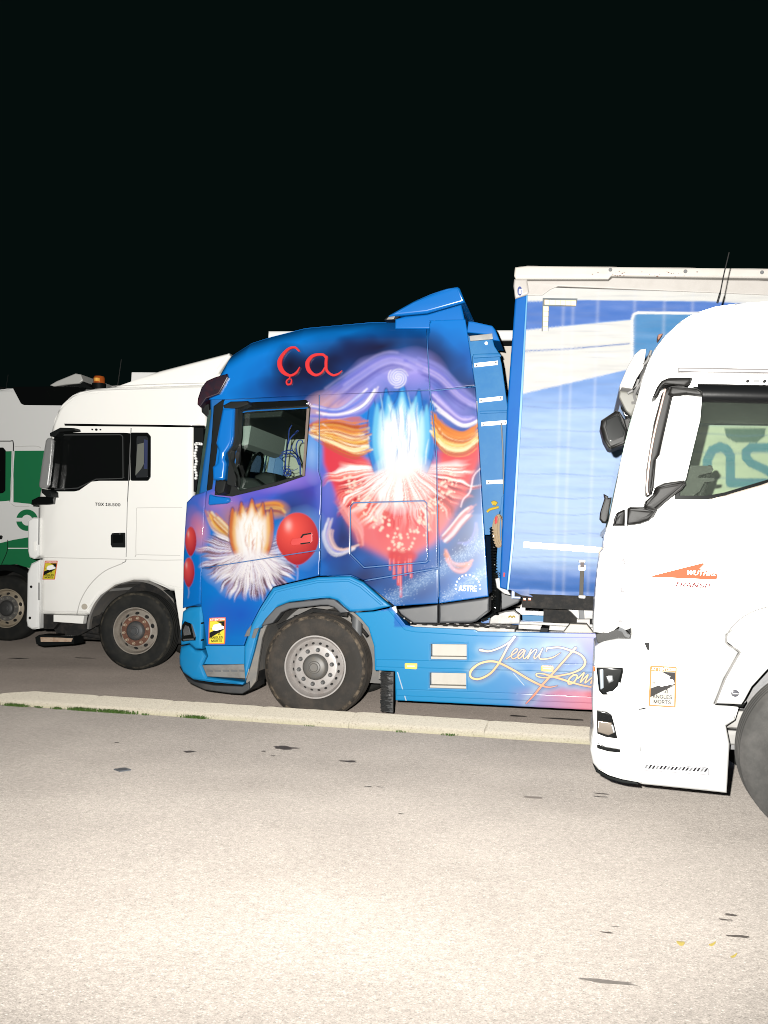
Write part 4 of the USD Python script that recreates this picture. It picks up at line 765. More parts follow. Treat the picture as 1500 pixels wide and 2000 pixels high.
for hp in (H1, H2):
    g = S(YB, hp); cx_, cz_2 = g.centroid.coords[0]
    part(B, 'step_box', slab(g.buffer(.010), YB + .10, YB + .12, 0), m_cream); part(B, 'step_frame', slab(g.buffer(.012).difference(g), YB - .03, YB + .11, .003), m_blue_l); part(B, 'step_tread', slab(S(YB, [(hp[3][0], hp[3][1] - 5), (hp[2][0], hp[2][1] - 5), hp[2], hp[3]]), YB - .01, YB + .1, .003), m_cream)
for pts in ([(792, 1294), (816, 1294.5), (816, 1306), (792, 1305.5)], [(1057, 1299), (1081, 1299.5), (1081, 1311), (1057, 1310)]):
    mk = part(B, 'side_marker', slab(S(YB, pts, .01), YB - .05, YB - .02, .006), m_amber); part(mk, 'bright_core', slab(S(YB, pts).buffer(-.022), YB - .053, YB - .045, .001), m_amberc)
bs('crease_line', [(1023, 1338), (1025, 1338), (1004, 1314), (1002, 1314)], off=-.023, th=.01, r=0, m=mat('pale_scratch', C(205, 225, 245), .5), bendit=False); bs('crease_line', [(793, 1368), (795, 1368), (778, 1312), (776, 1312)], off=-.023, th=.01, r=0, m=_mats['pale_scratch'], bendit=False)
def script_col(v):
    x, y = to_px(v).T; t = np.clip((y - 1245) / 45, 0, 1)[:, None]; t2 = np.clip((y - 1320) / 45, 0, 1)[:, None]
    c = lin((250, 250, 255)) * (1 - t) + lin((255, 226, 160)) * t; s_ = np.clip(np.sin(x / 17.0 + y / 23.0) * .5 + .2, 0, 1)[:, None] * t; c = c * (1 - s_) + lin((250, 160, 110)) * s_
    return (c * (1 - t2 * .7) + lin((232, 90, 80)) * t2 * .7) * .62
gs = unary_union([brush(p_, [k * .74 for k in w_], 10) for p_, w_ in SCRIPT]); gw = unary_union([warp_px(g_, YB) for g_ in polys(gs)])
for g_ in polys(gw):
    g_ = shapely.segmentize(g_, .02); n = part(B, 'script_lettering', slab(g_, YB - .036, YB - .030, 0), m_mural, paint=script_col, smooth=False)
    part(n, 'outline', slab(g_.buffer(.005).difference(g_.buffer(-.002)), YB - .034, YB - .030, 0), mat('violet_outline', C(84, 84, 150), .5), smooth=False)
# brush mudflap, wheel, arch liner, chassis
br = part(B, 'mud_flap', slab(S(YB, [(749, 1312), (769, 1312), (768, 1392), (751, 1390)]), YB - .01, YB + .04, .004), m_blackr)
bv = []
for k in range(90):
    y = 1313 + 76 * k / 90; x0_, z0_ = P(750, y, YB); L_ = RNG.uniform(.02, .035); bv.append(tube([(x0_ + .09 * RNG.random(), YB - .01, z0_), (x0_ - L_ * .2 + .09 * RNG.random() * .5, YB - .028, z0_ + .004), (x0_ - L_, YB - .015 + RNG.normal(0, .01), z0_ - .004)], .0035, 4))
part(B, 'flap_bristles', cat(bv), m_blackr, smooth=False, kind='stuff')
for y in (1325, 1357): part(B, 'bolt', rodY(*P(762, y, YB), .01, YB - .02, YB + .03, 8), m_grey)
hx, hz = P(613, 1308, YB)
wheel(B, hx, .505, YB + .03, .505, m_rub, m_rim, m_rim, m_hub, m_nut, worn=m_worn)
ring = Point(hx, .505).buffer(.64, quad_segs=24).difference(Point(hx, .505).buffer(.615, quad_segs=24)).intersection(sbox(hx - 1, .42, hx + 1, 2))
part(B, 'arch_liner', slab(ring, YB + .06, YB + .75, .003), m_mud)
part(B, 'inner_wall', slab(Point(hx, .505).buffer(.62).intersection(sbox(hx - 1, .3, hx + 1, 2)), YB + .72, YB + .74, 0), m_mud)
part(B, 'axle_beam', cat([bx(hx - .1, hx + .1, YB + .3, YB + 2.2, .38, .55, .02), bx(hx - .9, hx + 1.1, YB + .8, YB + .86, .55, .8), rodY(hx + .32, .95, .05, YB + .35, YB + .7), tube([(hx - .45, YB + .3, .85), (hx - .1, YB + .32, 1.03), (hx + .25, YB + .3, 1.0)], .025), tube([(hx - .3, YB + .35, .95), (hx + .2, YB + .4, 1.06), (hx + .45, YB + .3, .8)], .018)]), m_dark)
part(B, 'shock_absorber', tube([(hx + .36, YB + .22, .75), (hx + .36, YB + .22, 1.12)], .05, 12), m_grey)
part(B, 'chassis_rail', cat([bx(hx - .8, hx + 3.9, YB + .75, YB + .83, .62, .90, .01), bx(hx - .8, hx + 3.9, YB + 1.67, YB + 1.75, .62, .90, .01)]), m_dark)
part(B, 'underbody', bx(P(352, 1300, YB)[0] + .15, hx - .62, YB + .15, YB + 2.3, .30, .60, .02), m_dark)
part(B, 'far_skirt', bx(hx + .7, hx + 3.9, YB + 2.42, YB + 2.46, .30, .95, .01), m_blue_l)
part(B, 'tank', slab(sbox(hx + .9, .38, hx + 2.6, .93).buffer(-.1).buffer(.1), YB + .2, YB + .7, .03), m_dark)
wheel(B, hx, .505, YB + 2.12, .505, m_rubd, m_dark, m_dark, m_dark, m_dark, label='front wheel on the far side')
# deck behind the cab
dz = P(900, 1226, YB)[1]
x0_, x1_ = P(800, 1224, YB)[0], P(1005, 1224, YB)[0]
dk = part(B, 'deck_plate', bx(x0_, x1_, YB + .03, YB + .72, dz - .03, dz + .005, .004), m_alu)
for k in range(9):
    xx = x0_ + .05 + k * (x1_ - x0_ - .1) / 9; part(B, 'deck_rib', slab(Polygon([(xx, dz + .002), (xx + .07, dz + .002), (xx + .055, dz + .012), (xx + .015, dz + .012)]), YB + .05, YB + .34, .003), m_alu); part(B, 'deck_rib', slab(Polygon([(xx + .02, dz + .002), (xx + .09, dz + .002), (xx + .075, dz + .012), (xx + .035, dz + .012)]), YB + .38, YB + .70, .003), m_alu)
part(B, 'deck_frame', cat([bx(x1_ + .01, x1_ + 1.3, YB + .06, YB + .30, dz - .04, dz - .01), bx(x1_ + .02, x1_ + 1.3, YB + .34, YB + .42, dz - .03, dz + .03), bx(x1_ + .02, x1_ + 1.3, YB + .55, YB + .62, dz - .03, dz + .045)]), m_steel)
part(B, 'blue_rail', bx(x0_ + .6, x1_ + 1.4, YB + .80, YB + .84, dz + .0, dz + .04, .005), m_blue)
part(B, 'strap', slab(S(YB, [(1053, 1237), (1056, 1226), (1072, 1227), (1068, 1239)]), YB + .02, YB + .45, .004), m_black)
xa = P(1098, 1230, YB)[0]; q = [(xa, dz - .02), (xa + .30, dz - .02), (xa + .22, dz + .075), (xa + .07, dz + .075)]
part(B, 'white_cover', slab(Polygon(q), YB + .05, YB + .3, .01), m_cream)
part(B, 'coupling_casting', slab(S(YB + .6, [(955, 1214), (958, 1202), (985, 1194), (1004, 1192), (1015, 1200), (1016, 1218), (955, 1220)], .01), YB + .6, YB + .75, .012), m_steel)
ch = [(x, y) for x, y in ((993, 1206), (997, 1203), (1000, 1206), (1003, 1203), (1006, 1206))]
part(B, 'yellow_chain', ztube(YB + .55, ch, .006, 5, 3), m_hose)
part(B, 'tail_fairing', slab(S(YB + .85, [(966, 1155), (1003, 1160), (1017, 1170), (1012, 1178), (985, 1190), (966, 1192)]), YB + .85, YB + 1.6, .02), m_grey)
# side deflector behind the cab, clamps, coils
YD = YB + .16
D = part(B, 'side_deflector', slab(S(YD, [(912, 655), (962, 662), (966, 676), (975, 690), (980, 712), (993, 805), (992, 850), (988, 985), (976, 1000), (974, 1045), (945, 1045)]), YD, YD + .03, .008), m_blue_d)
part(B, 'deflector_top', slab(S(YD, [(915, 628), (925, 629), (962, 637), (968, 645), (977, 667), (963, 665), (960, 655), (912, 650)]), YD - .02, YD + .5, .012), m_blue)
part(B, 'rubber_strip', slab(S(YD, [(917, 657), (962, 652), (963, 663), (919, 667)]), YD - .025, YD + .01, .003), m_steel)
part(B, 'deflector_fold', slab(S(YD, [(924, 692), (976, 690), (979, 697), (926, 700)]), YD - .018, YD + .01, .008), m_blue_d); part(B, 'deflector_fold', slab(S(YD, [(937, 803), (992, 801), (993, 806), (938, 808)]), YD - .012, YD + .01, .005), m_blue_d)
for (xa_, ya_, xb_, yb_) in ((927, 714, 973, 709), (936, 783, 982, 778), (940, 829, 991, 825), (950, 942, 987, 941)):
    g = S(YD, [(xa_, ya_ - 4), (xb_, yb_ - 4), (xb_, yb_ + 4), (xa_, ya_ + 4)]); cl = part(B, 'clamp_strip', slab(g, YD - .022, YD + .0, .003), m_wht)
    for x, y in ((xa_ + 4, ya_), (xb_ - 4, yb_)): part(cl, 'bolt', rodY(*P(x, y, YD), .008, YD - .028, YD - .015, 8), m_black)
part(B, 'eyelet', rodY(*P(950, 671, YD), .016, YD - .02, YD, 12), m_wht); part(B, 'gas_strut', ztube(YD - .03, [(979, 825), (982, 880), (984, 965)], .007, 6), m_grey)
for s_, x, y in (('XXX', 949, 759),): pass
part(B, 'yellow_connector', ztube(YD - .04, [(961, 984), (965, 982), (970, 985)], .022, 8), m_hose); part(B, 'yellow_hose', ztube(YD - .05, [(951, 1000), (957, 995), (968, 992), (974, 990)], .012, 8), m_hose)
for k in range(9):
    ck = [P(x, y, YD) for x, y in arcpts(977 - k * .5 + 1.5, 1034 + .4 * k, 3 + 1.1 * k, 26 + k * .7, 0, 360, 26)]
    part(B, 'rope_coil', tube([(x, YD - .05 + .005 * (k % 3), z) for x, z in ck], .0065, 6), m_rope)
part(B, 'red_coupling', slab(S(YD, [(968, 1010), (973, 1008), (972, 1022), (967, 1024)], .004), YD - .06, YD - .03, .004), m_red)
for (a, b) in (((963, 1030), (967, 1198)), ((968, 1120), (971, 1192))):
    pts = []
    for t in np.linspace(0, 1, 420):
        x, z = P(a[0] + (b[0] - a[0]) * t + 2 * math.sin(3 * t), a[1] + (b[1] - a[1]) * t, YD); ph = t * 2 * math.pi * 30; pts.append((x + .026 * math.cos(ph), YD - .02 + .026 * math.sin(ph), z + .006 * math.sin(ph)))
    part(B, 'coiled_cable', tube(pts, .0085, 6), m_gloss)
part(B, 'cable', ztube(YD, [(967, 1196), (955, 1205), (940, 1212)], .012, 6), m_black)
part(B, 'rear_cab_wall', bx(P(930, 800, YB)[0] - .12, P(930, 800, YB)[0] - .06, YB + .1, YB + 2.3, 1.3, 3.5), m_blue_d)
# ------------------------------------------------------------------ the blue truck's curtain trailer
YT = 10.42
XT0 = P(1003, 800, YT)[0]; XT1 = XT0 + 8.6
TR = thing('semi_trailer', 'blue and white curtain sided semi trailer coupled behind the blue airbrushed truck', 'trailer', (XT0, YT, 0))
TW, TH = 640, 720; TX0, TY0 = 960, 500
ty, tx = np.mgrid[0:TH, 0:TW].astype(float); tx += TX0; ty += TY0
tc = np.ones((TH, TW, 3)) * lin((186, 204, 240))
_t1 = gaussian_filter(RNG.standard_normal((TH, TW)), (1.2, 22)); _t1 /= _t1.std(); _t2 = gaussian_filter(RNG.standard_normal((TH, TW)), 26); _t2 /= _t2.std()
def tpoly(pts, col, a=1.0, soft=.5):
    from PIL import Image, ImageDraw
    im = Image.new('L', (TW * 3, TH * 3)); dr = ImageDraw.Draw(im)
    for g in polys(pts if not isinstance(pts, list) else Polygon(pts).buffer(0)):
        dr.polygon([((x - TX0) * 3, (y - TY0) * 3) for x, y in g.exterior.coords], fill=255)
        for h in g.interiors: dr.polygon([((x - TX0) * 3, (y - TY0) * 3) for x, y in h.coords], fill=0)
    m = gaussian_filter(np.asarray(im, float).reshape(TH, 3, TW, 3).mean((1, 3)) / 255, soft)[..., None] * a
    global tc; tc = tc * (1 - m) + lin(col) * m
glare = np.clip((ty - 760) / 60, 0, 1)[..., None]
tc = lin((112, 158, 226)) * (1 - glare) + lin((160, 194, 242)) * glare  # paler lower part: washed-out flash glare put into the curtain colour
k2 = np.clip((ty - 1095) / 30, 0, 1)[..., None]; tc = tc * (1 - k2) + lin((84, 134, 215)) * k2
tpoly([(960, 500), (1600, 500), (1600, 600), (1380, 588), (1130, 586), (960, 590)], (235, 234, 230))
tpoly([(960, 592), (1133, 586), (1380, 590), (1600, 598), (1600, 620), (1240, 622), (960, 650)], (66, 118, 205))
tpoly([(960, 652), (1031, 644), (1232, 625), (1600, 612), (1600, 650), (1224, 722), (1024, 768), (960, 785)], (232, 231, 228))
tpoly([(1024, 684.5), (1110, 680.5), (1229, 670), (1229, 672), (1110, 682.5), (1024, 686.5)], (60, 110, 190))
rr = Polygon([(1246, 608), (1600, 612), (1600, 800), (1236, 760), (1232, 700), (1232, 624), (1236, 612)]).buffer(-6).buffer(6)
tpoly(rr, (244, 244, 242)); tpoly(rr.buffer(-5), (64, 140, 200))
# big teal letters on a pale field, seen through the cab of the white truck in front
tpoly([(1310, 830), (1600, 830), (1600, 1000), (1310, 1000)], (236, 238, 226), 1, 3)
A8 = lambda a: [(1180 + x / 4.6875, 700 + y / 4.6875) for x, y in a]
TEAL = (70, 150, 190)
tpoly(LineString(A8([(945, 1010), (945, 930), (990, 840), (1060, 808), (1120, 830), (1155, 890), (1155, 1140), (1500, 1140)])).buffer(9, join_style='round', cap_style='flat'), TEAL)
tpoly(LineString(A8([(1900, 815), (1350, 815), (1300, 850), (1300, 910), (1350, 960), (1480, 1020), (1560, 1080), (1560, 1150)])).buffer(8.5, cap_style='flat'), TEAL)
tpoly(Polygon(A8([(1100, 640), (1480, 640), (1465, 720), (1400, 770), (1200, 770), (1120, 720)])).buffer(0), (70, 110, 110))
for x in (1033 + 60, 1112, 1160, 1232, 1290, 1345): # woven strap lines in the cloth
    dx = (ty - 800) * -.035; m = np.exp(-((tx - x - dx) / 3.2) ** 2)[..., None] * .2; tc = tc * (1 - m) + lin((236, 240, 250)) * m
for y in (790, 836, 872, 925, 968, 1000, 1040, 1085):
    m = np.exp(-((ty - y - .03 * (tx - 1000) + 2 * _t2) / 1.3) ** 2)[..., None] * .5 * (tx > 1000)[..., None]; tc = tc * (1 - m) + lin((90, 130, 205)) * m
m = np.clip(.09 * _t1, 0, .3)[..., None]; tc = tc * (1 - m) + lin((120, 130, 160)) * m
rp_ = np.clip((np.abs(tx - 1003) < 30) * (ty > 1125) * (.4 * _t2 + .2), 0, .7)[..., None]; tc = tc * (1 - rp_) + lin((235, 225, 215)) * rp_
TC = np.clip(tc * .395, .003, .85)
def paint_tr(v):
    x, y = to_px(v).T; xi, yi = np.clip(x - TX0 - .5, 0, TW - 1.001), np.clip(y - TY0 - .5, 0, TH - 1.001); a, b = xi.astype(int), yi.astype(int); u, w = (xi - a)[:, None], (yi - b)[:, None]
    return (TC[b, a] * (1 - u) + TC[b, a + 1] * u) * (1 - w) + (TC[b + 1, a] * (1 - u) + TC[b + 1, a + 1] * u) * w
def wrinkle(v):
    x, y, z = v.T; n = meshkit.fbm(np.stack([x * 1.3, np.zeros_like(x), z * 5], 1), 3, 3) - .5; n2 = meshkit.fbm(np.stack([x * 6, np.zeros_like(x), z * 9], 1), 2, 9) - .5
    low = np.clip((1.62 - z) / .3, 0, 1); n3 = meshkit.fbm(np.stack([x * 2.2 + z, np.zeros_like(x), z * 11], 1), 2, 17) - .5; d = n * (.007 + .045 * low) + n2 * (.002 + .004 * low) + n3 * .0028
    d = d + .05 * low ** 2
    return np.stack([x, y + d, z], 1)
def ts(name, pts, off=0.0, th=.03, r=.006, m=None, **kw): return part(TR, name, slab(S(YT, pts), YT + off, YT + off + th, r), m, **kw)
m_curt = mat('curtain_vinyl', (.3, .4, .7), .46, paint=True, bump=.0012, bscale=7, spec=.22)
zt, zb = P(1100, 560, YT)[1], P(1070, 1168, YT)[1]
CU = [(1030, 560), (1600, 578), (1600, 1176), (1090, 1171), (1050, 1168), (1018, 1163), (1000, 1154), (986, 1150), (990, 1120)]
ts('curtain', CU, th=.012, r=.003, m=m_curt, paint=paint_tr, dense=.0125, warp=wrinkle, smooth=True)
z0r = P(1300, 560, YT)[1]; x16 = P(1600, 800, YT)[0]
part(TR, 'rear_curtain', bx(x16 + .003, XT1, YT + .01, YT + .03, zb, z0r), mat('plain_curtain', (.3, .4, .62), .45))
m_rail = mat('roof_rail_white', C(236, 230, 222), .5, dirt=.25, dirt_col=C(196, 184, 170), scale=5)
m_rail2 = mat('roof_rail_grey', C(214, 208, 202), .5, dirt=.35, dirt_col=C(176, 168, 158), scale=5)
rail = ts('roof_rail', [(1006, 523), (1030, 520), (1500, 526), (1600, 528), (1600, 549), (1500, 545), (1194, 541), (1188, 547), (1008, 547), (1004, 540)], off=-.035, th=.12, r=.02, m=m_rail)
ts('rail_valance', [(1004, 549), (1188, 549), (1196, 543), (1600, 551), (1600, 585), (1500, 577), (1090, 560), (1075, 566), (1060, 577), (1005, 578)], off=-.015, th=.08, r=.008, m=m_rail2)
ts('corner_cap', [(1004, 546), (1030, 546), (1034, 572), (1030, 577), (1006, 585), (1003, 560)], off=-.03, th=.1, r=.02, m=m_rail2)
for x, y in ((1192, 529), (1338, 532), (1487, 534)): part(TR, 'rail_rivet', rodY(*P(x, y, YT), .017, YT - .045, YT, 12), m_grey)
for k in range(26):
    x = RNG.choice([RNG.uniform(1200, 1220), RNG.uniform(1258, 1345), RNG.uniform(1100, 1400)]); y = 531 + RNG.uniform(0, 10) + (x - 1200) * .012; s_ = RNG.uniform(.6, 1.8)
    part(TR, 'rust_spot', slab(S(YT, [(x - s_, y), (x, y - s_ * .6), (x + s_ * 1.4, y), (x, y + s_ * .7)]), YT - .037, YT - .03, 0), m_rust, smooth=False)
rp = ts('round_emblem', arcpts(1015.5, 570, 4.6, 9, 0, 350, 24), off=-.034, th=.01, r=0, m=mat('emblem_blue', C(20, 60, 150), .4))
lx, lz = P(1013.2, 575, YT); part(rp, 'lettering', text('m', .055, lx, lz, YT - .0345, True, sx=.55), m_wht, smooth=False)
# front corner post
ts('corner_post', [(1006, 584), (1030, 577), (1018, 800), (1001, 1060), (991, 1152), (975, 1148), (977, 1120), (990, 800)], off=-.02, th=.16, r=.02, m=mat('post_blue', C(8, 112, 206), .55, spec=.12, dirt=.25, dirt_col=C(40, 140, 210), scale=5))
ts('post_edge', [(1028, 578), (1031, 577), (1020, 800), (1004, 1060), (994, 1152), (990, 1152), (999, 1060), (1015, 800)], off=-.028, th=.02, r=.004, m=mat('pale_blue_edge', C(96, 178, 236), .4))
ts('post_foot', [(967, 1130), (976, 1128), (978, 1148), (992, 1152), (998, 1163), (985, 1160), (970, 1148)], off=-.012, th=.12, r=.006, m=m_steel)
ts('mounting_plate', [(978, 970), (987, 960), (977, 1120), (975, 1132), (966, 1132), (969, 1080)], off=.1, th=.03, r=.003, m=m_blue_d)
for x, y in ((971, 1118), (974, 1120), (971, 1123), (975, 1124), (970, 1127)): part(TR, 'bolt', rodY(*P(x, y, YT), .007, YT + .09, YT + .12, 8), m_ink)
ts('red_label', [(984, 1118), (987, 1119), (986, 1127), (983, 1126)], off=-.023, th=.01, r=0, m=m_red)
# body, chassis, landing gear
part(TR, 'front_wall', bx(XT0 + .02, XT0 + .10, YT + .14, YT + 2.38, zb - .02, z0r + .1), m_blue)
part(TR, 'roof', bx(XT0 + .02, XT1, YT + .06, YT + 2.40, z0r + .06, z0r + .16), m_rail2)
part(TR, 'floor', bx(XT0 + .05, XT1, YT + .06, YT + 2.38, zb + .0, zb + .12), m_dark)
part(TR, 'floor_edge', bx(XT0 + .12, XT1, YT + .05, YT + .09, zb - .10, zb + .03), m_dark)
part(TR, 'chassis_beam', bx(XT0 + .3, XT1, YT + .7, YT + .85, zb - .3, zb), m_dark)
part(TR, 'chassis_beam', bx(XT0 + .3, XT1, YT + 1.6, YT + 1.75, zb - .3, zb), m_dark)
for x in (1021, 1031): ts('clearance_lamp', [(x, 1168), (x + 6, 1168), (x + 6, 1173), (x, 1173)], off=.04, th=.02, r=.003, m=m_orange)
ts('landing_gear', [(1092, 1183), (1112, 1181), (1158, 1181), (1162, 1214), (1128, 1214), (1114, 1200)], off=.35, th=.15, r=.01, m=m_steel)
ts('gear_rib', [(1129, 1183), (1140, 1183), (1142, 1213), (1131, 1213)], off=.33, th=.03, r=.004, m=m_grey)
gx = P(1140, 1200, YT)[0]; part(TR, 'gear_leg', bx(gx - .06, gx + .06, YT + .4, YT + .52, .25, zb), m_steel); part(TR, 'gear_foot', bx(gx - .14, gx + .14, YT + .35, YT + .57, .22, .26), m_steel)
# reflective tape
for (x, y, w_, h_, n_, dx, dy) in ((1064, 586, 9.6, 9.5, 6, 10.3, .25), (1061.5, 598.5, 9.5, 9.2, 5, -.25, 9.9), (1023, 1058, 11.3, 12, 13, 11.8, .85)):
    for k in range(n_):
        a, b = x + dx * k, y + dy * k; ts('reflective_tape', [(a, b), (a + w_, b + .3), (a + w_, b + h_), (a, b + h_ - .2)], off=-.008, th=.006, r=0, m=mat('tape_yellow', (.85, .64, .36), .5, spec=.1) if n_ < 10 else mat('tape_white', (.85, .68, .40), .5, spec=.1))
ts('tape_border', [(1060, 582), (1128, 583), (1127, 590), (1124, 599), (1072, 598), (1071, 647), (1058, 647)], off=-.004, th=.004, r=0, m=mat('tape_back', C(95, 105, 110), .5))
st_ = ts('curtain_strap', [(1133, 1110), (1141, 1110), (1139, 1165), (1131, 1165)], off=-.03, th=.02, r=.003, m=mat('strap_grey', C(110, 105, 95), .8))
for y in (1093, 1103, 1162): part(st_, 'buckle', slab(S(YT, [(1130 - (y > 1150) * 1, y), (1144, y + .5), (1143, y + (12 if y == 1103 else 7)), (1130, y + (11 if y == 1103 else 6))], .01), YT - .045, YT + .0, .004), m_steel if y != 1103 else m_wht)
part(st_, 'buckle_slot', slab(S(YT, [(1133.5, 1098), (1141, 1098), (1140.5, 1108), (1133, 1108)]), YT - .047, YT - .04, 0), mat('buckle_dark', (.06, .04, .04), .6))
# ------------------------------------------------------------------ the white truck left of it, and its trailer
YL = 13.6
L = thing('tractor_unit', 'plain white tractor unit with dark tinted windows and a rusty steel front wheel', 'truck', (P(262, 1237, YL)[0], YL, 0))
Z1 = lambda a: [(x / 2.5, 640 + y / 2.5) for x, y in a]
def ls(name, pts, off=0.0, th=.03, r=.008, m=None, rnd=0.0, holes=(), parent=None, **kw):
    return part(parent or L, name, slab(S(YL, pts, rnd, holes), YL + off, YL + off + th, r), m or m_white1, **kw)
LX = P(66, 980, YL)[0]
def lbend(v):
    x, y, z = v.T; s_ = np.clip(1 - (y - YL) / 1.25, -1, 1); return np.stack([x, y + s_ * (.10 * np.clip((LX + .4 - x) / .4, 0, 1.2) ** 2.2 + .03 * np.clip(z - 2.1, 0, 2)), z], 1)
body = S(YL, Z1([(166, 870), (166, 835), (190, 720), (240, 480), (250, 440), (270, 400), (290, 370), (315, 345), (340, 325), (380, 305), (450, 292), (545, 286), (1000, 272), (1000, 478), (942, 482), (942, 1300), (330 * 2.5, 1285), (800, 1270), (720, 1238), (650, 1236), (560, 1260), (490, 1310), (450, 1360), (432, 1400), (412, 1402), (190, 1400), (190, 1130), (170, 1122)]))
part(L, 'cab_body', to_man(slab(body, YL, YL + 2.45, .07, 4, back=True)).refine_to_length(.15), m_white1, warp=lbend)
ls('roof_gutter', Z1([(308, 467), (992, 476), (992, 486), (312, 478)]), off=-.004, th=.05, r=.002, m=m_gloss, dense=.15, warp=lbend)
ls('cab_gap_panel', Z1([(942, 487), (990, 488), (990, 812), (942, 800)]), off=.02, th=.2, r=.002, m=m_black)
for k in range(13): part(L, 'lace_bead', rodY(*P(382 + 1.5 * math.sin(k * 1.3), 868 + 5.5 * k, YL), .018, YL - .01, YL + .02, 8), m_wht)
for k in range(4): part(L, 'lace_bead', rodY(*P(384 + 3 * k, 866 + .4 * k, YL), .018, YL - .01, YL + .02, 8), m_wht)
# roof spoiler and parts on the roof
part(L, 'roof_spoiler', slab(S(YL, [(214, 753), (304, 721), (440, 685.5), (444, 692), (420, 725), (470, 735), (470, 752)]), YL + .12, YL + 2.3, .05, 4, back=True), m_white1)
part(L, 'roof_cooler', slab(S(YL + .6, [(243, 745), (245, 722), (294, 722), (300, 724), (260, 742)], .01), YL + .8, YL + 1.7, .02, 3, back=True), m_whiteg)
part(L, 'antenna', ztube(YL + .4, [(230, 752), (237, 702)], .006, 5), m_black)
# tinted windows
wd = ls('side_window', Z1([(270, 512), (600, 512), (635, 514), (635, 748), (480, 748), (445, 752), (385, 795), (360, 800), (250, 800), (236, 780), (262, 530)]), off=-.004, th=.02, r=.004, m=m_gloss, rnd=.02, dense=.1, warp=lbend)
part(wd, 'window_seal', slab((lambda g: g.difference(g.buffer(-.012)))(S(YL, Z1([(265, 522), (590, 520), (602, 530), (604, 738), (470, 742), (380, 786), (258, 792), (246, 778)]), .02)), YL - .0065, YL - .002, 0), mat('seal_dark', (.035, .037, .037), .4), smooth=False)
part(wd, 'inner_frame', slab(S(YL, Z1([(262, 680), (275, 660), (272, 770), (264, 772)])), YL - .006, YL - .003, 0), mat('seal_grey', (.12, .12, .12), .4))
w2 = ls('rear_window', Z1([(638, 512), (720, 512), (735, 530), (735, 730), (722, 748), (638, 748)]), off=-.004, th=.02, r=.004, m=m_gloss, rnd=.02)
part(w2, 'window_pane', slab(S(YL, Z1([(672, 530), (716, 530), (724, 540), (722, 730), (665, 732), (668, 540)]), .01), YL - .006, YL - .002, 0), mat('dim_pane', (.02, .022, .024), .1))
part(w2, 'curtain', slab(S(YL, Z1([(672, 570), (704, 562), (706, 660), (690, 690), (662, 722)])), YL - .0075, YL - .004, 0), mat('dim_curtain', (.10, .105, .09), .8)); part(w2, 'blue_curtain', slab(S(YL, Z1([(704, 545), (722, 550), (720, 690), (704, 690)])), YL - .0075, YL - .004, 0), mat('dim_blue', (.012, .02, .07), .8))
def seam(T, pts, Y, w=.007, m=None, n=6, off=-.0015): part(T, 'panel_seam', slab(LineString([P(x, y, Y) for x, y in spline(pts, n)]).buffer(w / 2, cap_style='flat'), Y + off, Y + .004, 0), m or mat('seam_shadow', (.10, .10, .10), .6), smooth=False)
m_sg = mat('soft_seam', (.42, .41, .39), .6)
seam(L, Z1([(640, 490), (628, 745), (622, 850)]), YL, .010); seam(L, Z1([(622, 850), (616, 1120)]), YL, .007); seam(L, Z1([(192, 1122), (400, 1126), (616, 1131)]), YL, .007, m_sg); seam(L, Z1([(616, 1130), (612, 1142), (598, 1148)]), YL, .009)
seam(L, Z1([(375, 1400), (395, 1330), (440, 1255), (510, 1190), (600, 1150)]), YL, .012, m_sg); seam(L, Z1([(668, 880), (890, 878)]), YL, .006, m_sg); seam(L, Z1([(668, 880), (664, 1100), (680, 1108), (880, 1112)]), YL, .006, m_sg); seam(L, Z1([(616, 1131), (780, 1135), (890, 1134)]), YL, .006, m_sg); seam(L, Z1([(191, 880), (189, 1060)]), YL, .012); seam(L, Z1([(190, 1245), (190, 1330)]), YL, .014)
seam(L, Z1([(545, 286), (760, 276), (1000, 270)]), YL, .006, m_sg)
hd = ls('door_handle', Z1([(548, 1003), (612, 1001), (613, 1074), (548, 1073), (542, 1060), (542, 1015)]), off=-.012, th=.02, r=.006, m=m_black, rnd=.01)
part(hd, 'handle_grip', slab(S(YL, Z1([(552, 1012), (606, 1010), (608, 1050), (553, 1052)]), .008), YL - .022, YL - .01, .006), m_gloss); part(hd, 'lock_cylinder', rodY(*P(588 / 2.5, 640 + 1007 / 2.5, YL), .007, YL - .025, YL, 8), m_steel)
for a, b in ((447, 496), (467, 497), (487, 497)): part(L, 'cover_plug', rodY(*P(a / 2.5, 640 + b / 2.5, YL), .010 if a != 467 else .016, YL + .01, YL + .04, 8), m_black)
ax, az = P(463 / 2.5, 640 + 869 / 2.5, YL); w_ = P(588 / 2.5, 640 + 869 / 2.5, YL)[0] - ax; tm_ = meshkit.text_mesh('TGX 18.500', .038, .002, True)
part(L, 'lettering', text('TGX 18.500', .038, ax, az, YL - .002, True, sx=w_ / tm_.bounds[1][0]), m_ink, smooth=False)
sticker(L, YL - .001, Z1([(220, 1138), (282, 1138), (268, 1230), (207, 1230)]), m_ora, m_yel, m_ink)
ls('round_reflector', arcpts(413 / 2.5, 640 + 1362 / 2.5, 5.6, 5.8, 0, 345, 18), off=-.015, th=.02, r=.008, m=mat('dull_lens', (.42, .38, .32), .3))
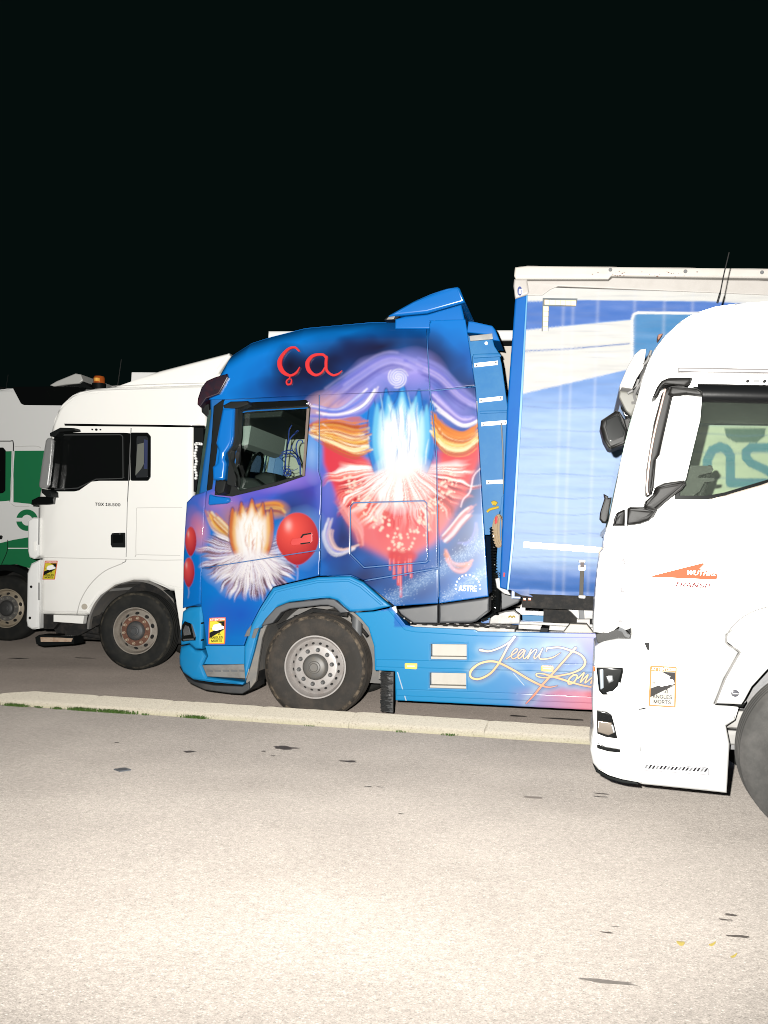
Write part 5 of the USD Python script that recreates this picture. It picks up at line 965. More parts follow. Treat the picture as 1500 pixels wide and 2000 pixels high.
# front panel and bumper
ls('front_flap', Z1([(134, 940), (160, 926), (188, 928), (188, 1112), (165, 1130), (140, 1120), (133, 1090)]), off=.0, th=.5, r=.03, m=m_whiteg, rnd=.01); ls('flap_hinge', Z1([(165, 1045), (178, 1043), (178, 1090), (166, 1092)]), off=-.01, th=.02, r=.004, m=m_white1)
ls('bumper', Z1([(131, 1200), (150, 1152), (196, 1130), (190, 1470), (155, 1474), (132, 1460), (126, 1430), (131, 1300)]), off=-.01, th=.6, r=.04, m=m_whiteg, rnd=.012)
for a, b in ((154, 1265), (148, 1417)): part(L, 'bumper_hole', rodY(*P(a / 2.5, 640 + b / 2.5, YL), .018, YL - .015, YL, 12), m_ink)
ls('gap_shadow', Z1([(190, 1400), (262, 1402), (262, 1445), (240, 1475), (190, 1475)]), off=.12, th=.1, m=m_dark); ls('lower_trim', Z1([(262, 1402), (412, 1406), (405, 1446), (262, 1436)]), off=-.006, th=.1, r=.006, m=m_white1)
ls('battery_box', Z1([(200, 1440), (440, 1440), (440, 1500), (230, 1500)]), off=.25, th=.3, r=.01, m=m_dark); ls('step_arm', Z1([(300, 1480), (360, 1440), (480, 1400), (490, 1440), (380, 1500), (300, 1530)]), off=.1, th=.08, r=.006, m=m_dark)
stp = ls('entry_step', Z1([(172, 1512), (190, 1500), (360, 1506), (362, 1545), (210, 1556), (178, 1545)]), off=-.01, th=.3, r=.01, m=m_black); part(stp, 'rusty_edge', slab(S(YL, Z1([(200, 1510), (358, 1516), (350, 1534), (202, 1534)])), YL - .016, YL, .002), mat('rust_step', (.4, .30, .22), .6, dirt=.95, dirt_col=(.20, .08, .03), scale=14))
for k in range(14): part(stp, 'step_tooth', bx(*(lambda c: (c[0] - .006, c[0] + .006))(P(85 + 4.2 * k, 1245, YL)), YL, YL + .15, *(lambda c: (c[1], c[1] + .02))(P(85 + 4.2 * k, 1244.5, YL))), m_steel)
# mirrors
mr = node(L, 'mirror'); YM = YL - .22
part(mr, 'mirror_housing', slab(S(YM, Z1([(232, 535), (258, 545), (250, 660), (236, 770), (224, 786), (192, 782), (186, 770), (205, 640), (220, 550)]), .02), YM, YM + .16, .03, 4, back=True), mat('bright_mirror', (.42, .42, .42), .25, metal=.6))
part(mr, 'mirror_back', slab(S(YM, Z1([(250, 545), (262, 530), (258, 660), (244, 780), (222, 790), (236, 680)]), .01), YM + .04, YM + .2, .02), m_gloss)
part(mr, 'mirror_top_arm', slab(S(YM, Z1([(235, 512), (285, 486), (355, 488), (358, 500), (280, 508), (262, 530), (236, 528)])), YM + .04, YM + .22, .012), m_black)
part(mr, 'mirror_lower_arm', slab(S(YM, Z1([(195, 786), (222, 788), (246, 800), (248, 826), (220, 826), (198, 806)])), YM + .03, YM + .22, .012), m_black)
part(mr, 'mirror_base', slab(S(YL, Z1([(160, 866), (164, 842), (196, 826), (274, 824), (268, 862), (240, 866)]), .008), YL - .06, YL + .1, .02), m_gloss)
# wheel and arch
hx, hz = P(262, 1237, YL)
wheel(L, hx, .505, YL + .02, .505, m_rubd, m_rimold, m_rust, mat('dark_hub', (.05, .052, .055), .55, dirt=.5, scale=20), m_brass, holes=10, hole_r=.019, worn=m_wornd)
ring = Point(hx, .505).buffer(.66, quad_segs=24).difference(Point(hx, .505).buffer(.63, quad_segs=24)).intersection(sbox(hx - 1, .5, hx + 1, 2))
part(L, 'arch_liner', slab(ring, YL + .03, YL + .75, .003), m_mud); part(L, 'inner_wall', slab(Point(hx, .505).buffer(.64).intersection(sbox(hx - 1, .35, hx + 1, 2)), YL + .72, YL + .74, 0), m_dark)
part(L, 'mudguard_edge', slab(S(YL, [(318, 1152), (336, 1156), (340, 1166), (346, 1200), (338, 1170)]), YL + .0, YL + .3, .004), m_black)
part(L, 'axle_beam', cat([bx(hx - .1, hx + .1, YL + .3, YL + 2.2, .38, .55, .02), bx(hx - 1.0, hx + 1.1, YL + .5, YL + .58, .5, .8), tube([(hx - .95, YL + .25, .62), (hx - .5, YL + .25, .55), (hx - .1, YL + .35, .5)], .05), tube([(hx - .8, YL + .2, .42), (hx - .4, YL + .3, .36), (hx, YL + .3, .4)], .03)]), m_dark)
part(L, 'underbody', bx(hx - 1.15, hx + .7, YL + .3, YL + 2.2, .34, .7, .02), m_dark); wheel(L, hx, .505, YL + 2.12, .505, m_rubd, m_dark, m_dark, m_dark, m_dark, label='front wheel on the far side')
part(L, 'lower_side', slab(S(YL, [(340, 1150), (480, 1152), (480, 1230), (352, 1230), (346, 1190)]), YL + .0, YL + .05, .01), m_white1)
# its trailer
xa = P(524, 650, YL)[0]; ztp = P(560, 646, YL)[1]
W = thing('semi_trailer', 'pale grey box semi trailer mostly hidden behind the blue cab, seen in the gap', 'trailer', (xa, YL, 0))
part(W, 'box_body', slab(sbox(xa, 1.0, xa + 12, ztp - .14), YL, YL + 2.5, .02, 3, back=True), m_far)
part(W, 'roof_edge', slab(sbox(xa, ztp - .13, xa + 12, ztp), YL - .02, YL + 2.52, .04, 4, back=True), m_whiteg)
part(W, 'side_guard', bx(xa + 3.2, xa + 11, YL + .02, YL + .06, .55, .98, .01), m_white2); part(W, 'dark_stripe', bx(xa + .01, xa + 12, YL - .008, YL + .02, ztp - .2, ztp - .14), m_gloss)
part(W, 'pallet_box', bx(*(P(1052, 1200, YL)[0], P(1104, 1200, YL)[0]), YL - .03, YL + .6, P(1070, 1214, YL)[1], P(1070, 1184, YL)[1], .01), m_white2)
part(W, 'bracket_plate', slab(S(YL, [(1016, 1186), (1021, 1176), (1024, 1178), (1024, 1186), (1036, 1188), (1036, 1204), (1022, 1205), (1022, 1212), (1016, 1212)]), YL - .03, YL - .01, .003), m_white2)
part(W, 'chassis_beam', bx(xa + 1, xa + 12, YL + .7, YL + .9, .7, 1.0), m_dark)
for k in range(3): wheel(W, xa + 7.6 + 1.3 * k, .505, YL + .03, .505, m_rubd, m_rimold, m_rimold, m_hub, m_nut, holes=10)
# ------------------------------------------------------------------ the green and white truck at the far left
YQ = 16.6
Q = thing('tractor_unit', 'green and white tractor unit with a black roof panel, cut off by the left edge', 'truck', (P(10, 1186, YQ)[0], YQ, 0))
Z0 = lambda a: [(x / 3.125, 680 + y / 3.125) for x, y in a]
def qs(name, pts, off=0.0, th=.03, r=.006, m=None, rnd=0.0, **kw): return part(Q, name, slab(S(YQ, pts, rnd), YQ + off, YQ + off + th, r), m or m_whiteg, **kw)
m_gw = mat('green_truck_white', (.70, .70, .69), .4, coat=.2)
body = S(YQ, [(-190, 1150), (-190, 980), (-165, 860), (-130, 800), (-60, 772), (0, 759), (24, 756), (200, 760), (230, 780), (230, 1150), (60, 1120), (45, 1105), (20, 1102), (-20, 1108), (-50, 1140)])
part(Q, 'cab_body', to_man(slab(body, YQ, YQ + 2.45, .08, 4, back=True)), m_gw)
qs('roof_panel', Z0([(75, 237), (420, 232), (520, 240), (520, 352), (145, 347), (128, 338)]), off=-.006, th=.03, r=.006, m=m_gloss)
qs('green_band', Z0([(82, 627), (400, 625), (400, 980), (270, 960), (82, 940)]), off=-.004, th=.02, r=.002, m=m_green); qs('green_band', [(-190, 885), (23, 881), (20, 978), (-190, 992)], off=-.004, th=.02, r=.002, m=m_green)
qs('green_lower_panel', Z0([(-400, 1260), (0, 1190), (80, 1170), (200, 1150), (400, 1150), (400, 1400), (170, 1340), (100, 1318), (10, 1326), (-100, 1400), (-400, 1400)]), off=-.004, th=.02, r=.002, m=m_green)
for pts, w in ((Z0([(0, 568), (60, 568), (80, 570), (82, 640), (70, 880), (62, 940)]), .016), ): seam(Q, pts, YQ, w, mat('dark_door_line', (.05, .05, .05), .5), 5, off=-.006)
seam(Q, Z0([(86, 628), (72, 880), (62, 960)]), YQ, .02, m_gw, off=-.007); seam(Q, Z0([(90, 600), (220, 598), (250, 610)]), YQ, .008, m_sg, off=-.002); seam(Q, Z0([(50, 1222), (170, 1222)]), YQ, .016, m_gw, off=-.007); seam(Q, Z0([(48, 1170), (44, 1240), (10, 1320)]), YQ, .012, m_ink, off=-.006); seam(Q, Z0([(62, 945), (100, 966), (180, 964)]), YQ, .008, m_sg)
c0 = Point(53, 1016); ringo = c0.buffer(21, quad_segs=16).difference(c0.buffer(10.5, quad_segs=12))
for nm, h in (('ring_emblem', sbox(0, 980, 100, 1011.5)), ('ring_emblem', sbox(0, 1018.5, 100, 1060))): part(Q, nm, slab(warp_px(ringo.intersection(h), YQ), YQ - .005, YQ + .002, 0), m_green, smooth=False)
qs('side_window', Z0([(-60, 606), (20, 606), (36, 625), (34, 870), (20, 884), (-80, 900)]), off=-.008, th=.02, r=.006, m=m_gloss, rnd=.02); qs('door_handle', Z0([(-40, 1150), (10, 1142), (18, 1150), (12, 1166), (-40, 1172)]), off=-.03, th=.03, r=.01, m=m_black)
part(Q, 'roof_flap', slab(S(YQ + .3, Z0([(302, 226), (345, 200), (460, 153), (492, 160), (505, 196), (480, 215), (400, 222), (330, 234)])), YQ + .3, YQ + 2.1, .02, 3, back=True), mat('flap_grey', (.5, .5, .48), .4)); part(Q, 'flap_support', slab(S(YQ + .3, Z0([(380, 228), (500, 200), (530, 225), (560, 245), (380, 250)])), YQ + .35, YQ + 1.8, .01), m_black)
bc = part(Q, 'beacon_base', lathe([(0, 0), (.12, 0), (.12, .05), (0, .05)], (0, 0, 0), 20), m_black) if False else None
bxx, bzz = P(188, 752, YQ + .4); rv = trimesh.creation.revolve([(0, 0), (.095, 0), (.095, .09), (.08, .125), (.03, .14), (0, .14)], sections=24); rv.apply_translation([bxx, YQ + .5, bzz + .03])
bp_ = part(Q, 'beacon', rv, m_orange); b2 = trimesh.creation.cylinder(.11, .12, sections=20); b2.apply_translation([bxx, YQ + .5, bzz - .02]); part(bp_, 'beacon_base', b2, m_black); b3 = trimesh.creation.cylinder(.05, .05, sections=12); b3.apply_translation([bxx, YQ + .42, bzz + .09]); part(bp_, 'bright_core', b3, m_amber)
part(Q, 'roof_horn', slab(S(YQ + .3, [(-6, 760), (0, 755), (16, 757), (14, 762), (-6, 764)]), YQ + .3, YQ + .6, .01), m_black); part(Q, 'antenna', ztube(YQ + .3, [(12, 758), (16, 732)], .005, 5), m_black)
hx = P(10, 1186, YQ)[0]
wheel(Q, hx, .52, YQ + .02, .525, m_rubd, mat('tan_rim', (.34, .29, .22), .45, metal=.2, dirt=.4, scale=12), mat('dim_disc', (.09, .085, .08), .5), mat('dark_hub2', (.04, .04, .04), .5), mat('dim_nut', (.2, .19, .17), .4), holes=10, hole_r=.02)
ring = Point(hx, .52).buffer(.70, quad_segs=24).difference(Point(hx, .52).buffer(.60, quad_segs=24)).intersection(sbox(hx - 1, .55, hx + 1, 2)); part(Q, 'arch_trim', slab(ring, YQ - .03, YQ + .7, .02), m_black)
part(Q, 'inner_wall', slab(Point(hx, .52).buffer(.65).intersection(sbox(hx - 1, .3, hx + 1, 2)), YQ + .6, YQ + .62, 0), m_dark); part(Q, 'underbody', bx(hx - 1.2, hx + 3, YQ + .2, YQ + 2.2, .35, .9, .02), m_dark)
# ------------------------------------------------------------------ the white truck in front at the right
YR = 6.9
T2 = thing('tractor_unit', 'glossy white tractor unit with orange triangle print, cut off by the right edge', 'truck', (P(1625, 1478, YR)[0], YR, 0))
Z7 = lambda a: [(1140 + x / 3.447, 480 + y / 3.447) for x, y in a]
Z8 = lambda a: [(1130 + x / 3.448, 1040 + y / 3.448) for x, y in a]
Z9 = lambda a: [(1180 + x / 4.6875, 700 + y / 4.6875) for x, y in a]
RX = P(1183, 1034, YR)[0]
def rbend(v):
    x, y, z = v.T; s_ = np.clip(1 - (y - YR) / 1.25, -1, 1); xf = np.interp(z, [0, 1.2, 1.9, 2.4, 2.9, 3.3], [RX - .07, RX - .07, RX, RX + .12, RX + .28, RX + .5])
    return np.stack([x, y + s_ * (.10 * np.clip((xf + .34 - x) / .34, 0, 1.2) ** 2.2 + .03 * np.clip(z - 2.0, 0, 2)), z], 1)
def rs_(name, pts, off=0.0, th=.03, r=.006, m=None, rnd=0.0, holes=(), parent=None, bendit=False, **kw):
    return part(parent or T2, name, slab(S(YR, pts, rnd, holes), YR + off, YR + off + th, r), m or m_white2, warp=rbend if bendit else None, dense=.08 if bendit else None, **kw)
RW = [(1355, 757), (1720, 764), (1720, 905), (1560, 922), (1500, 944), (1416, 969), (1378, 976), (1318, 975), (1330, 900)]
FW = [(1300, 728), (1720, 728), (1720, 905), (1560, 922), (1500, 944), (1416, 975), (1378, 985), (1290, 985)]
body = S(YR, Z7([(152, 1912), (170, 1850), (230, 1560), (280, 1330), (330, 1130), (370, 1000), (400, 880), (440, 760), (490, 660), (560, 570), (660, 480), (720, 445), (780, 418), (900, 385), (1050, 368), (1241, 355), (2200, 330)]) + [(1800, 1300), (1790, 1200), (1700, 1160), (1500, 1195)] + Z8([(1130, 600), (1000, 690), (995, 740), (1085, 810), (985, 990), (920, 1157), (1080, 1165), (1085, 1190), (1060, 1270), (1000, 1310), (1025, 1430), (1005, 1765), (430, 1705), (260, 1640), (300, 1300), (355, 680), (335, 10)]) + [(1184, 1035)])
bodym = shell(body, YR, YR + 2.48, .05, .06, [slab(S(YR, RW), YR - .3, YR + .5, 0), slab(S(YR, FW), YR + 2, YR + 2.9, 0), slab(S(YR, [(1150, 1000), (1230, 810), (1285, 800), (1240, 1000)]), YR + .18, YR + 2.3, 0)])
part(T2, 'cab_body', bodym.refine_to_length(.15), m_white2, warp=rbend)
part(T2, 'windscreen', slab(S(YR, Z7([(150, 1890), (325, 1130), (345, 1130), (170, 1890)])), YR + .15, YR + 2.33, 0), g_clear if False else glass('front_glass', (.8, .9, .86)), smooth=False)
part(T2, 'side_window', slab(S(YR, RW).buffer(.01), YR + .02, YR + .024, 0), g_green, smooth=False); part(T2, 'far_side_window', slab(S(YR, FW).buffer(.01), YR + 2.45, YR + 2.454, 0), g_far, smooth=False)
fr = S(YR, RW); part(T2, 'window_frame', slab(fr.buffer(.004).difference(fr.buffer(-.022)), YR - .006, YR + .04, .006), m_gloss)
part(T2, 'window_trim', slab(LineString([P(x, y, YR) for x, y in spline([(1316, 978), (1378, 978.5), (1416, 971), (1500, 946), (1570, 922), (1720, 906)], 6)]).buffer(.010), YR - .012, YR + .02, .008), mat('trim_bronze', (.30, .25, .21), .3, metal=.6))
_dv, _df = ztube(YR, Z9([(850, 318), (1100, 322), (1500, 332), (1900, 345)]), .056, 28, 8); _dv = np.array(_dv); _dv[:, 1] = YR - .01 + (_dv[:, 1] - YR) * .55
part(T2, 'rain_deflector', (_dv, _df), mat('smoked_plastic', (.003, .0032, .0035), .16, spec=.6, bump=.0004, bscale=14), smooth=40)
rs_('roof_rail', Z9([(676, 85), (1900, 105), (1900, 148), (676, 130)]), off=-.03, th=.05, r=.012, m=m_chrome); rs_('rail_end_cover', Z9([(525, 64), (690, 60), (678, 132), (670, 130), (600, 110)]), off=-.008, th=.03, r=.006, bendit=True)
for x, y, rr_ in ((1315, 206, .009), (1470, 208, .009)): part(T2, 'cover_plug', rodY(*P(1180 + x / 4.6875, 700 + y / 4.6875, YR), rr_, YR - .006, YR + .03, 10), m_ink)
rs_('cover_plug', Z9([(1365, 206), (1375, 194), (1415, 194), (1425, 207), (1415, 219), (1375, 219)]), off=-.004, th=.02, r=0, m=m_grey, rnd=.005)
# mirror
mr = node(T2, 'mirror'); YM = YR - .20
def ms(name, pts, off, th, r, m): part(mr, name, slab(S(YM, Z9(pts), .006), YM + off, YM + off + th, r, 4, back=True), m)
ms('mirror_housing', [(632, 345), (760, 330), (900, 345), (885, 560), (800, 900), (750, 1112), (560, 1140), (455, 1190), (478, 930), (510, 880)], 0, .2, .03, m_white2)
ms('mirror_back', [(545, 290), (610, 240), (640, 330), (632, 345), (512, 880), (480, 930), (456, 1185), (440, 1240), (400, 1265), (388, 1230), (400, 1000), (470, 560)], .06, .16, .02, m_black2)
ms('mirror_cap', [(612, 250), (720, 255), (850, 270), (900, 300), (902, 350), (760, 332), (632, 346), (590, 320)], -.004, .2, .02, m_black2)
part(mr, 'mirror_rim', ztube(YM, [(1180 + a / 4.6875, 700 + b / 4.6875, YM + .04) for a, b in ((560, 280), (520, 440), (470, 640), (430, 840), (405, 1020), (392, 1200), (405, 1250))], .007, 6), mat('bronze_edge', (.16, .11, .09), .35))
ms('mirror_lower_arm', [(370, 1345), (385, 1300), (455, 1240), (480, 1170), (560, 1140), (740, 1112), (748, 1150), (715, 1195), (600, 1280), (480, 1385), (460, 1400), (380, 1375)], -.01, .18, .03, m_black2)
ms('mirror_top_arm', [(450, 345), (490, 250), (530, 195), (590, 168), (815, 160), (790, 225), (740, 250), (640, 232), (560, 235), (520, 270), (495, 330), (470, 350)], .03, .22, .02, m_black2)
part(T2, 'mirror_base', slab(S(YR, Z9([(190, 1535), (205, 1380), (235, 1362), (330, 1360), (480, 1392), (450, 1450), (400, 1490), (320, 1520)]), .006), YR - .10, YR + .06, .03), m_black2); part(T2, 'mirror_base_front', slab(S(YR, Z9([(80, 1535), (95, 1460), (115, 1415), (180, 1385), (192, 1390), (180, 1535)]), .004), YR - .085, YR + .06, .025), m_black2)
part(T2, 'mirror_base_strip', slab(S(YR, Z9([(182, 1535), (190, 1385), (206, 1380), (203, 1535)])), YR - .105, YR + .0, .004), mat('strip_grey', (.4, .4, .4), .4))
# sun visor and front mirror, wiper
vs = part(T2, 'sun_visor', slab(S(YR + .25, Z7([(420, 700), (400, 830), (355, 900), (325, 970), (255, 960), (240, 990), (240, 950), (290, 830), (340, 740), (380, 705)])), YR + .2, YR + 2.2, .015, 3, back=True), mat('visor_white', (.34, .33, .32), .4, spec=.3))
part(vs, 'visor_end', slab(S(YR + .25, Z7([(240, 975), (330, 985), (372, 1010), (360, 1080), (320, 1150), (280, 1110), (236, 1020)])), YR + .24, YR + 2.1, .015, 3, back=True), mat('visor_pale', (.08, .078, .07), .5, spec=.2)); part(vs, 'visor_lip', slab(S(YR + .25, Z7([(244, 1070), (275, 1120), (322, 1155), (318, 1168), (280, 1150), (250, 1100)])), YR + .23, YR + 2.1, .008), m_gloss)
for pts in ([(445, 740), (440, 800), (400, 880), (380, 930), (330, 975)], [(455, 705), (430, 770), (405, 800)], [(370, 900), (345, 960), (295, 995)], [(380, 930), (340, 1000), (350, 1050), (322, 1058)]): part(vs, 'visor_bracket', ztube(YR + .2, [(1140 + a / 3.447, 480 + b / 3.447) for a, b in pts], .009, 6), mat('bracket_steel', (.07, .068, .066), .5, spec=.2))
part(vs, 'bracket_back', slab(S(YR + .28, Z7([(400, 790), (440, 760), (410, 900), (370, 1000), (335, 985), (375, 880)])), YR + .3, YR + .34, .004), m_black2)
part(T2, 'marker_lamp', slab(S(YR + .2, Z7([(500, 600), (512, 592), (535, 590), (505, 635), (498, 625)])), YR + .2, YR + .3, .006), m_rust)
fm = part(T2, 'front_mirror', slab(S(YR + .35, Z7([(215, 1125), (240, 1135), (268, 1180), (290, 1260), (285, 1330), (270, 1350), (180, 1383), (160, 1375), (130, 1320), (108, 1235), (115, 1190)]), .008), YR + .2, YR + .5, .03, 4, back=True), m_black2); part(fm, 'mirror_glass', slab(S(YR + .35, Z7([(215, 1160), (240, 1170), (270, 1260), (262, 1300), (180, 1335), (165, 1325), (142, 1240), (150, 1190)]), .01), YR + .194, YR + .21, .004), m_gloss)
part(fm, 'mirror_arm', slab(S(YR + .35, Z7([(268, 1175), (290, 1162), (318, 1170), (300, 1260), (284, 1262)])), YR + .3, YR + .4, .01), m_black2)
part(T2, 'front_camera', slab(S(YR + .25, Z7([(134, 1672), (165, 1690), (165, 1700), (188, 1695), (176, 1760), (165, 1840), (150, 1868), (125, 1865), (106, 1840), (112, 1790), (140, 1700)])), YR + .2, YR + .32, .012), m_black2)
part(T2, 'antenna', ztube(YR + 1.2, [(1401, 592), (1407, 570), (1414, 535), (1424, 493)], [.0075] * 6 + [.0045] * 13, 6, 6), m_black2)
# front flap, bumper, lamps
rs_('front_flap', Z8([(165, 112), (178, 20), (186, -14), (350, -8), (353, 460), (362, 645), (318, 662), (270, 640), (240, 665), (185, 690), (100, 680), (100, 600), (112, 440), (130, 260), (148, 130)]), off=-.004, th=.6, r=.03, bendit=True)
seam(T2, Z8([(338, 5), (330, 250), (320, 460)]), YR, .006, mat('violet_seam', (.22, .15, .33), .5), off=-.008)
for pts in ([(300, 120), (305, 185), (316, 200), (310, 212), (290, 208)], [(285, 372), (308, 378), (310, 398), (286, 403)], [(275, 575), (292, 595), (288, 607), (272, 605)]): rs_('hinge_cover', Z8(pts), off=-.008, th=.01, r=.002, m=mat('hinge_grey', (.055, .05, .055), .5))
rs_('gap_interior', Z8([(115, 690), (240, 660), (300, 640), (350, 690), (350, 720), (270, 730), (130, 750)]), off=.06, th=.4, r=.004, m=m_black2); part(T2, 'hose', ztube(YR + .03, [(1130 + a / 3.448, 1040 + b / 3.448) for a, b in ((270, 650), (300, 660), (320, 690), (345, 700))], .012, 6), m_grey)
FB = Z8([(110, 775), (160, 738), (270, 716), (350, 716), (440, 735), (468, 850), (440, 1180), (420, 1440), (428, 1690), (300, 1668), (200, 1645), (130, 1610), (95, 1570), (78, 1480), (88, 1400), (100, 1320), (92, 1180), (105, 900)])
rs_('front_bumper', FB, off=-.02, th=.7, r=.035, bendit=True)
hl = node(T2, 'headlight')
def hs(name, pts, off, th, r, m): part(hl, name, slab(S(YR, Z8(pts), .006), YR + off, YR + off + th, r), m)
hs('housing', [(120, 908), (300, 908), (302, 930), (275, 1050), (235, 1090), (160, 1090), (135, 1060)], -.026, .06, .012, m_gloss); hs('light_guide', [(285, 950), (298, 930), (275, 1050), (235, 1085), (165, 1085), (165, 1075), (225, 1068), (262, 1035)], -.032, .03, .003, m_lampin)
hs('reflector', [(180, 960), (230, 955), (240, 1000), (200, 1020)], -.030, .02, .01, mat('dim_reflector', (.12, .125, .13), .25, metal=.6)); hs('inner_lens', [(140, 920), (165, 915), (170, 1040), (145, 1060)], -.030, .02, .004, mat('pale_lens', (.16, .18, .2), .2, metal=.3))
rs_('amber_marker', Z8([(98, 902), (110, 900), (110, 934), (100, 936)]), off=.0, th=.05, r=.004, m=m_orange)
rs_('bumper_vent', Z8([(122, 1195), (190, 1205), (222, 1225), (235, 1270), (262, 1385), (180, 1372), (125, 1350)]), off=-.026, th=.04, r=.006, m=m_gloss); fg = rs_('fog_lamp', Z8([(128, 1262), (222, 1275), (240, 1345), (200, 1362), (130, 1340)]), off=-.032, th=.03, r=.006, m=mat('fog_glass', (.13, .11, .09), .2, metal=.3)); rs_('lamp_strip', Z8([(218, 1290), (232, 1290), (245, 1340), (232, 1345)]), off=-.036, th=.02, r=.003, m=m_lampin, parent=fg)
rs_('lower_vent', Z8([(122, 1412), (180, 1440), (278, 1456), (280, 1478), (200, 1470), (125, 1448)]), off=-.026, th=.03, r=.004, m=m_gloss)
rs_('corner_gap', Z8([(440, 738), (474, 742), (474, 790), (460, 788)]), off=-.022, th=.01, r=.002, m=m_dark); rs_('corner_gap', Z8([(404, 1187), (455, 1175), (455, 1182), (408, 1192)]), off=-.022, th=.01, r=0, m=m_ink); rs_('corner_gap', Z8([(416, 1432), (421, 1432), (420, 1472), (415, 1472)]), off=-.022, th=.01, r=0, m=m_grey)
stp = rs_('entry_step', Z8([(420, 1580), (480, 1556), (860, 1580), (876, 1590), (876, 1632), (425, 1600)]), off=-.02, th=.2, r=.004, m=mat('step_alu', (.32, .32, .34), .4, metal=.5))
for k in range(17):
    a = 440 + k * 25; rs_('step_slot', Z8([(a + 16, 1560 + k * 1.5), (a + 30, 1560 + k * 1.5), (a + 14, 1584 + k * 1.4), (a, 1584 + k * 1.4)]), off=-.0235, th=.01, r=0, m=m_ink if k % 3 else m_grey, parent=stp)
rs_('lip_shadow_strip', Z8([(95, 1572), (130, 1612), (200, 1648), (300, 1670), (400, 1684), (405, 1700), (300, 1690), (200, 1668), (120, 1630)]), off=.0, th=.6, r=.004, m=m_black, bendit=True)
m_wseam = mat('white_seam', (.10, .095, .09), .6)
rs_('wheel_arch', [(1421, 1240), (1421, 1254), (1447, 1275), (1418, 1327), (1399, 1374.5), (1449, 1377), (1455, 1368), (1469, 1342), (1500, 1308), (1560, 1270), (1640, 1258), (1720, 1275), (1800, 1330), (1790, 1200), (1700, 1162), (1600, 1160), (1500, 1187), (1450, 1215)], off=.002, th=.12, r=.02)
seam(T2, Z8([(1000, 690), (1030, 640), (1100, 575), (1180, 530), (1276, 500)]), YR, .006, m_wseam); seam(T2, Z8([(1000, 690), (992, 730), (1010, 760), (1070, 790), (1086, 812), (1060, 850), (985, 990), (920, 1157)]), YR, .010, m_wseam); seam(T2, Z8([(350, 682), (420, 682)]), YR, .004, m_wseam)
rs_('wing_lip', Z8([(918, 1156), (1020, 1160), (1102, 1166), (1125, 1130), (1126, 1140), (1104, 1178), (1020, 1168), (920, 1163)]), off=-.004, th=.1, r=.002, m=m_gloss)
rd_ = rs_('round_reflector', arcpts(1435.5, 1354, 8, 7, 0, 345, 20), off=-.014, th=.02, r=.006, m=mat('dark_lens', (.05, .05, .06), .2)); rs_('reflector_glint', Z8([(1035, 1078), (1078, 1080), (1078, 1090), (1036, 1090)]), off=-.017, th=.01, r=.002, m=m_lampin, parent=rd_)
# lettering
m_or2 = mat('orange_print', (.26, .05, .02), .6, spec=.1); m_orf = mat('pale_orange_print', (.80, .42, .22), .4)
tri = Z8([(480, 296), (560, 275), (700, 240), (840, 205), (845, 215), (815, 245), (935, 282), (930, 318), (700, 308), (500, 300)]); rs_('orange_triangle', tri, off=-.002, th=.01, r=0, m=m_or2)
def rtext(s, x0, x1, y, h, col, sl=.3, rot=-.01, off=-.005, bold=True):
    ax, az = P(1130 + x0 / 3.448, 1040 + y / 3.448, YR); bx_ = P(1130 + x1 / 3.448, 1040 + y / 3.448, YR)[0]; hh = h / 3.448 * YR / FPX; tmm = meshkit.text_mesh(s, hh, .002, bold)
    part(T2, 'lettering', text(s, hh, ax, az, YR + off, bold, slant=sl, sx=(bx_ - ax) / tmm.bounds[1][0], rot=rot), col, smooth=False)
rtext('WUTHRI', 722, 920, 283, 28, m_wht); rtext('TRANSP', 636, 880, 362, 28, mat('red_print', (.10, .012, .012), .6, spec=.1), .35, -.02, -.003, True); rtext('www.rwsa.ch', 556, 812, 405, 17, mat('pale_print', (.16, .13, .12), .6, spec=.1), .2, -.02, -.003, False)
sticker(T2, YR - .001, Z8([(482, 896), (662, 904), (654, 1180), (470, 1168)]), mat('flash_toned_border', (.24, .12, .04), .6, spec=.1), mat('flash_toned_field', (.34, .33, .30), .6, spec=.1), mat('flash_toned_ink', (.022, .02, .02), .6, spec=.1))  # close flash worked into the sticker colours: bleached field, toned-down border and ink
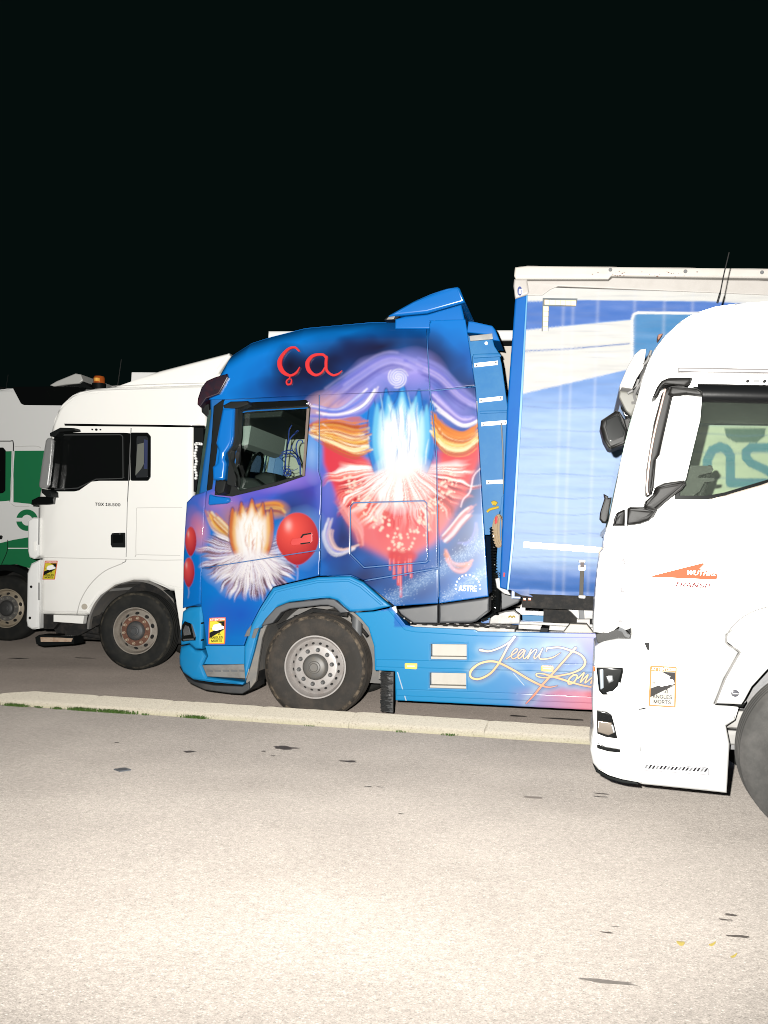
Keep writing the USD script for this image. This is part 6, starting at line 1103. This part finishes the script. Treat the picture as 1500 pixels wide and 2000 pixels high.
# wheel, chassis behind it
hx = P(1625, 1478, YR)[0]
wheel(T2, hx, .505, YR + .03, .505, m_rub2, m_rim, m_rim, m_hub, m_nut)
ring = Point(hx, .505).buffer(.66, quad_segs=24).difference(Point(hx, .505).buffer(.63, quad_segs=24)).intersection(sbox(hx - 1, .45, hx + 1, 2)); part(T2, 'arch_liner', slab(ring, YR + .06, YR + .75, .003), m_grey); part(T2, 'inner_wall', slab(Point(hx, .505).buffer(.64).intersection(sbox(hx - 1, .45, hx + 1, 2)), YR + .5, YR + .52, 0), mat('liner_grey', (.13, .13, .135), .6, bump=.004, bscale=25, dirt=.5, scale=9))
zb_ = P(1440, 1430, YR)[1]; part(T2, 'frame_rail', cat([bx(hx - .9, hx + .6, YR + .35, YR + .45, zb_ - .03, zb_ + .08, .01), bx(hx - .9, hx + .6, YR + .4, YR + .5, zb_ - .14, zb_ - .05, .01)]), m_steel)
part(T2, 'underbody', bx(RX + .15, hx - .6, YR + .3, YR + 2.2, .3, .75, .02), m_dark); part(T2, 'axle_beam', bx(hx - .1, hx + .1, YR + .3, YR + 2.2, .38, .55, .02), m_dark); wheel(T2, hx, .505, YR + 2.12, .505, m_rubd, m_dark, m_dark, m_dark, m_dark, label='front wheel on the far side')
# interior
part(T2, 'dashboard', slab(S(YR, [(1200, 1090), (1240, 1000), (1290, 975), (1360, 985), (1380, 1010), (1380, 1090)]), YR + .1, YR + 2.3, .03), m_dash); part(T2, 'steering_wheel', tube([(P(1385, 955, YR)[0] + .07 * math.sin(t), YR + .65 + .22 * math.cos(t), P(1385, 955, YR)[1] + .18 * math.sin(t)) for t in np.linspace(0, 2 * math.pi, 33)], .016, 8), m_dash)
part(T2, 'phone_holder', slab(S(YR, Z9([(790, 965), (960, 965), (1010, 972), (1028, 1000), (1010, 1028), (900, 1050), (860, 1080), (1040, 1080), (1030, 1110), (940, 1120), (900, 1200), (800, 1275), (700, 1275)]), .006), YR + .14, YR + .2, .01), m_dash); part(T2, 'overhead_locker', slab(S(YR, [(1290, 700), (1800, 700), (1800, 742), (1300, 738)]), YR + .5, YR + 2.3, .02), m_dash); part(T2, 'far_door_lining', slab(S(YR, [(1260, 700), (1800, 700), (1800, 1050), (1260, 1050)], 0, [FW]), YR + 2.38, YR + 2.41, 0), m_dash)
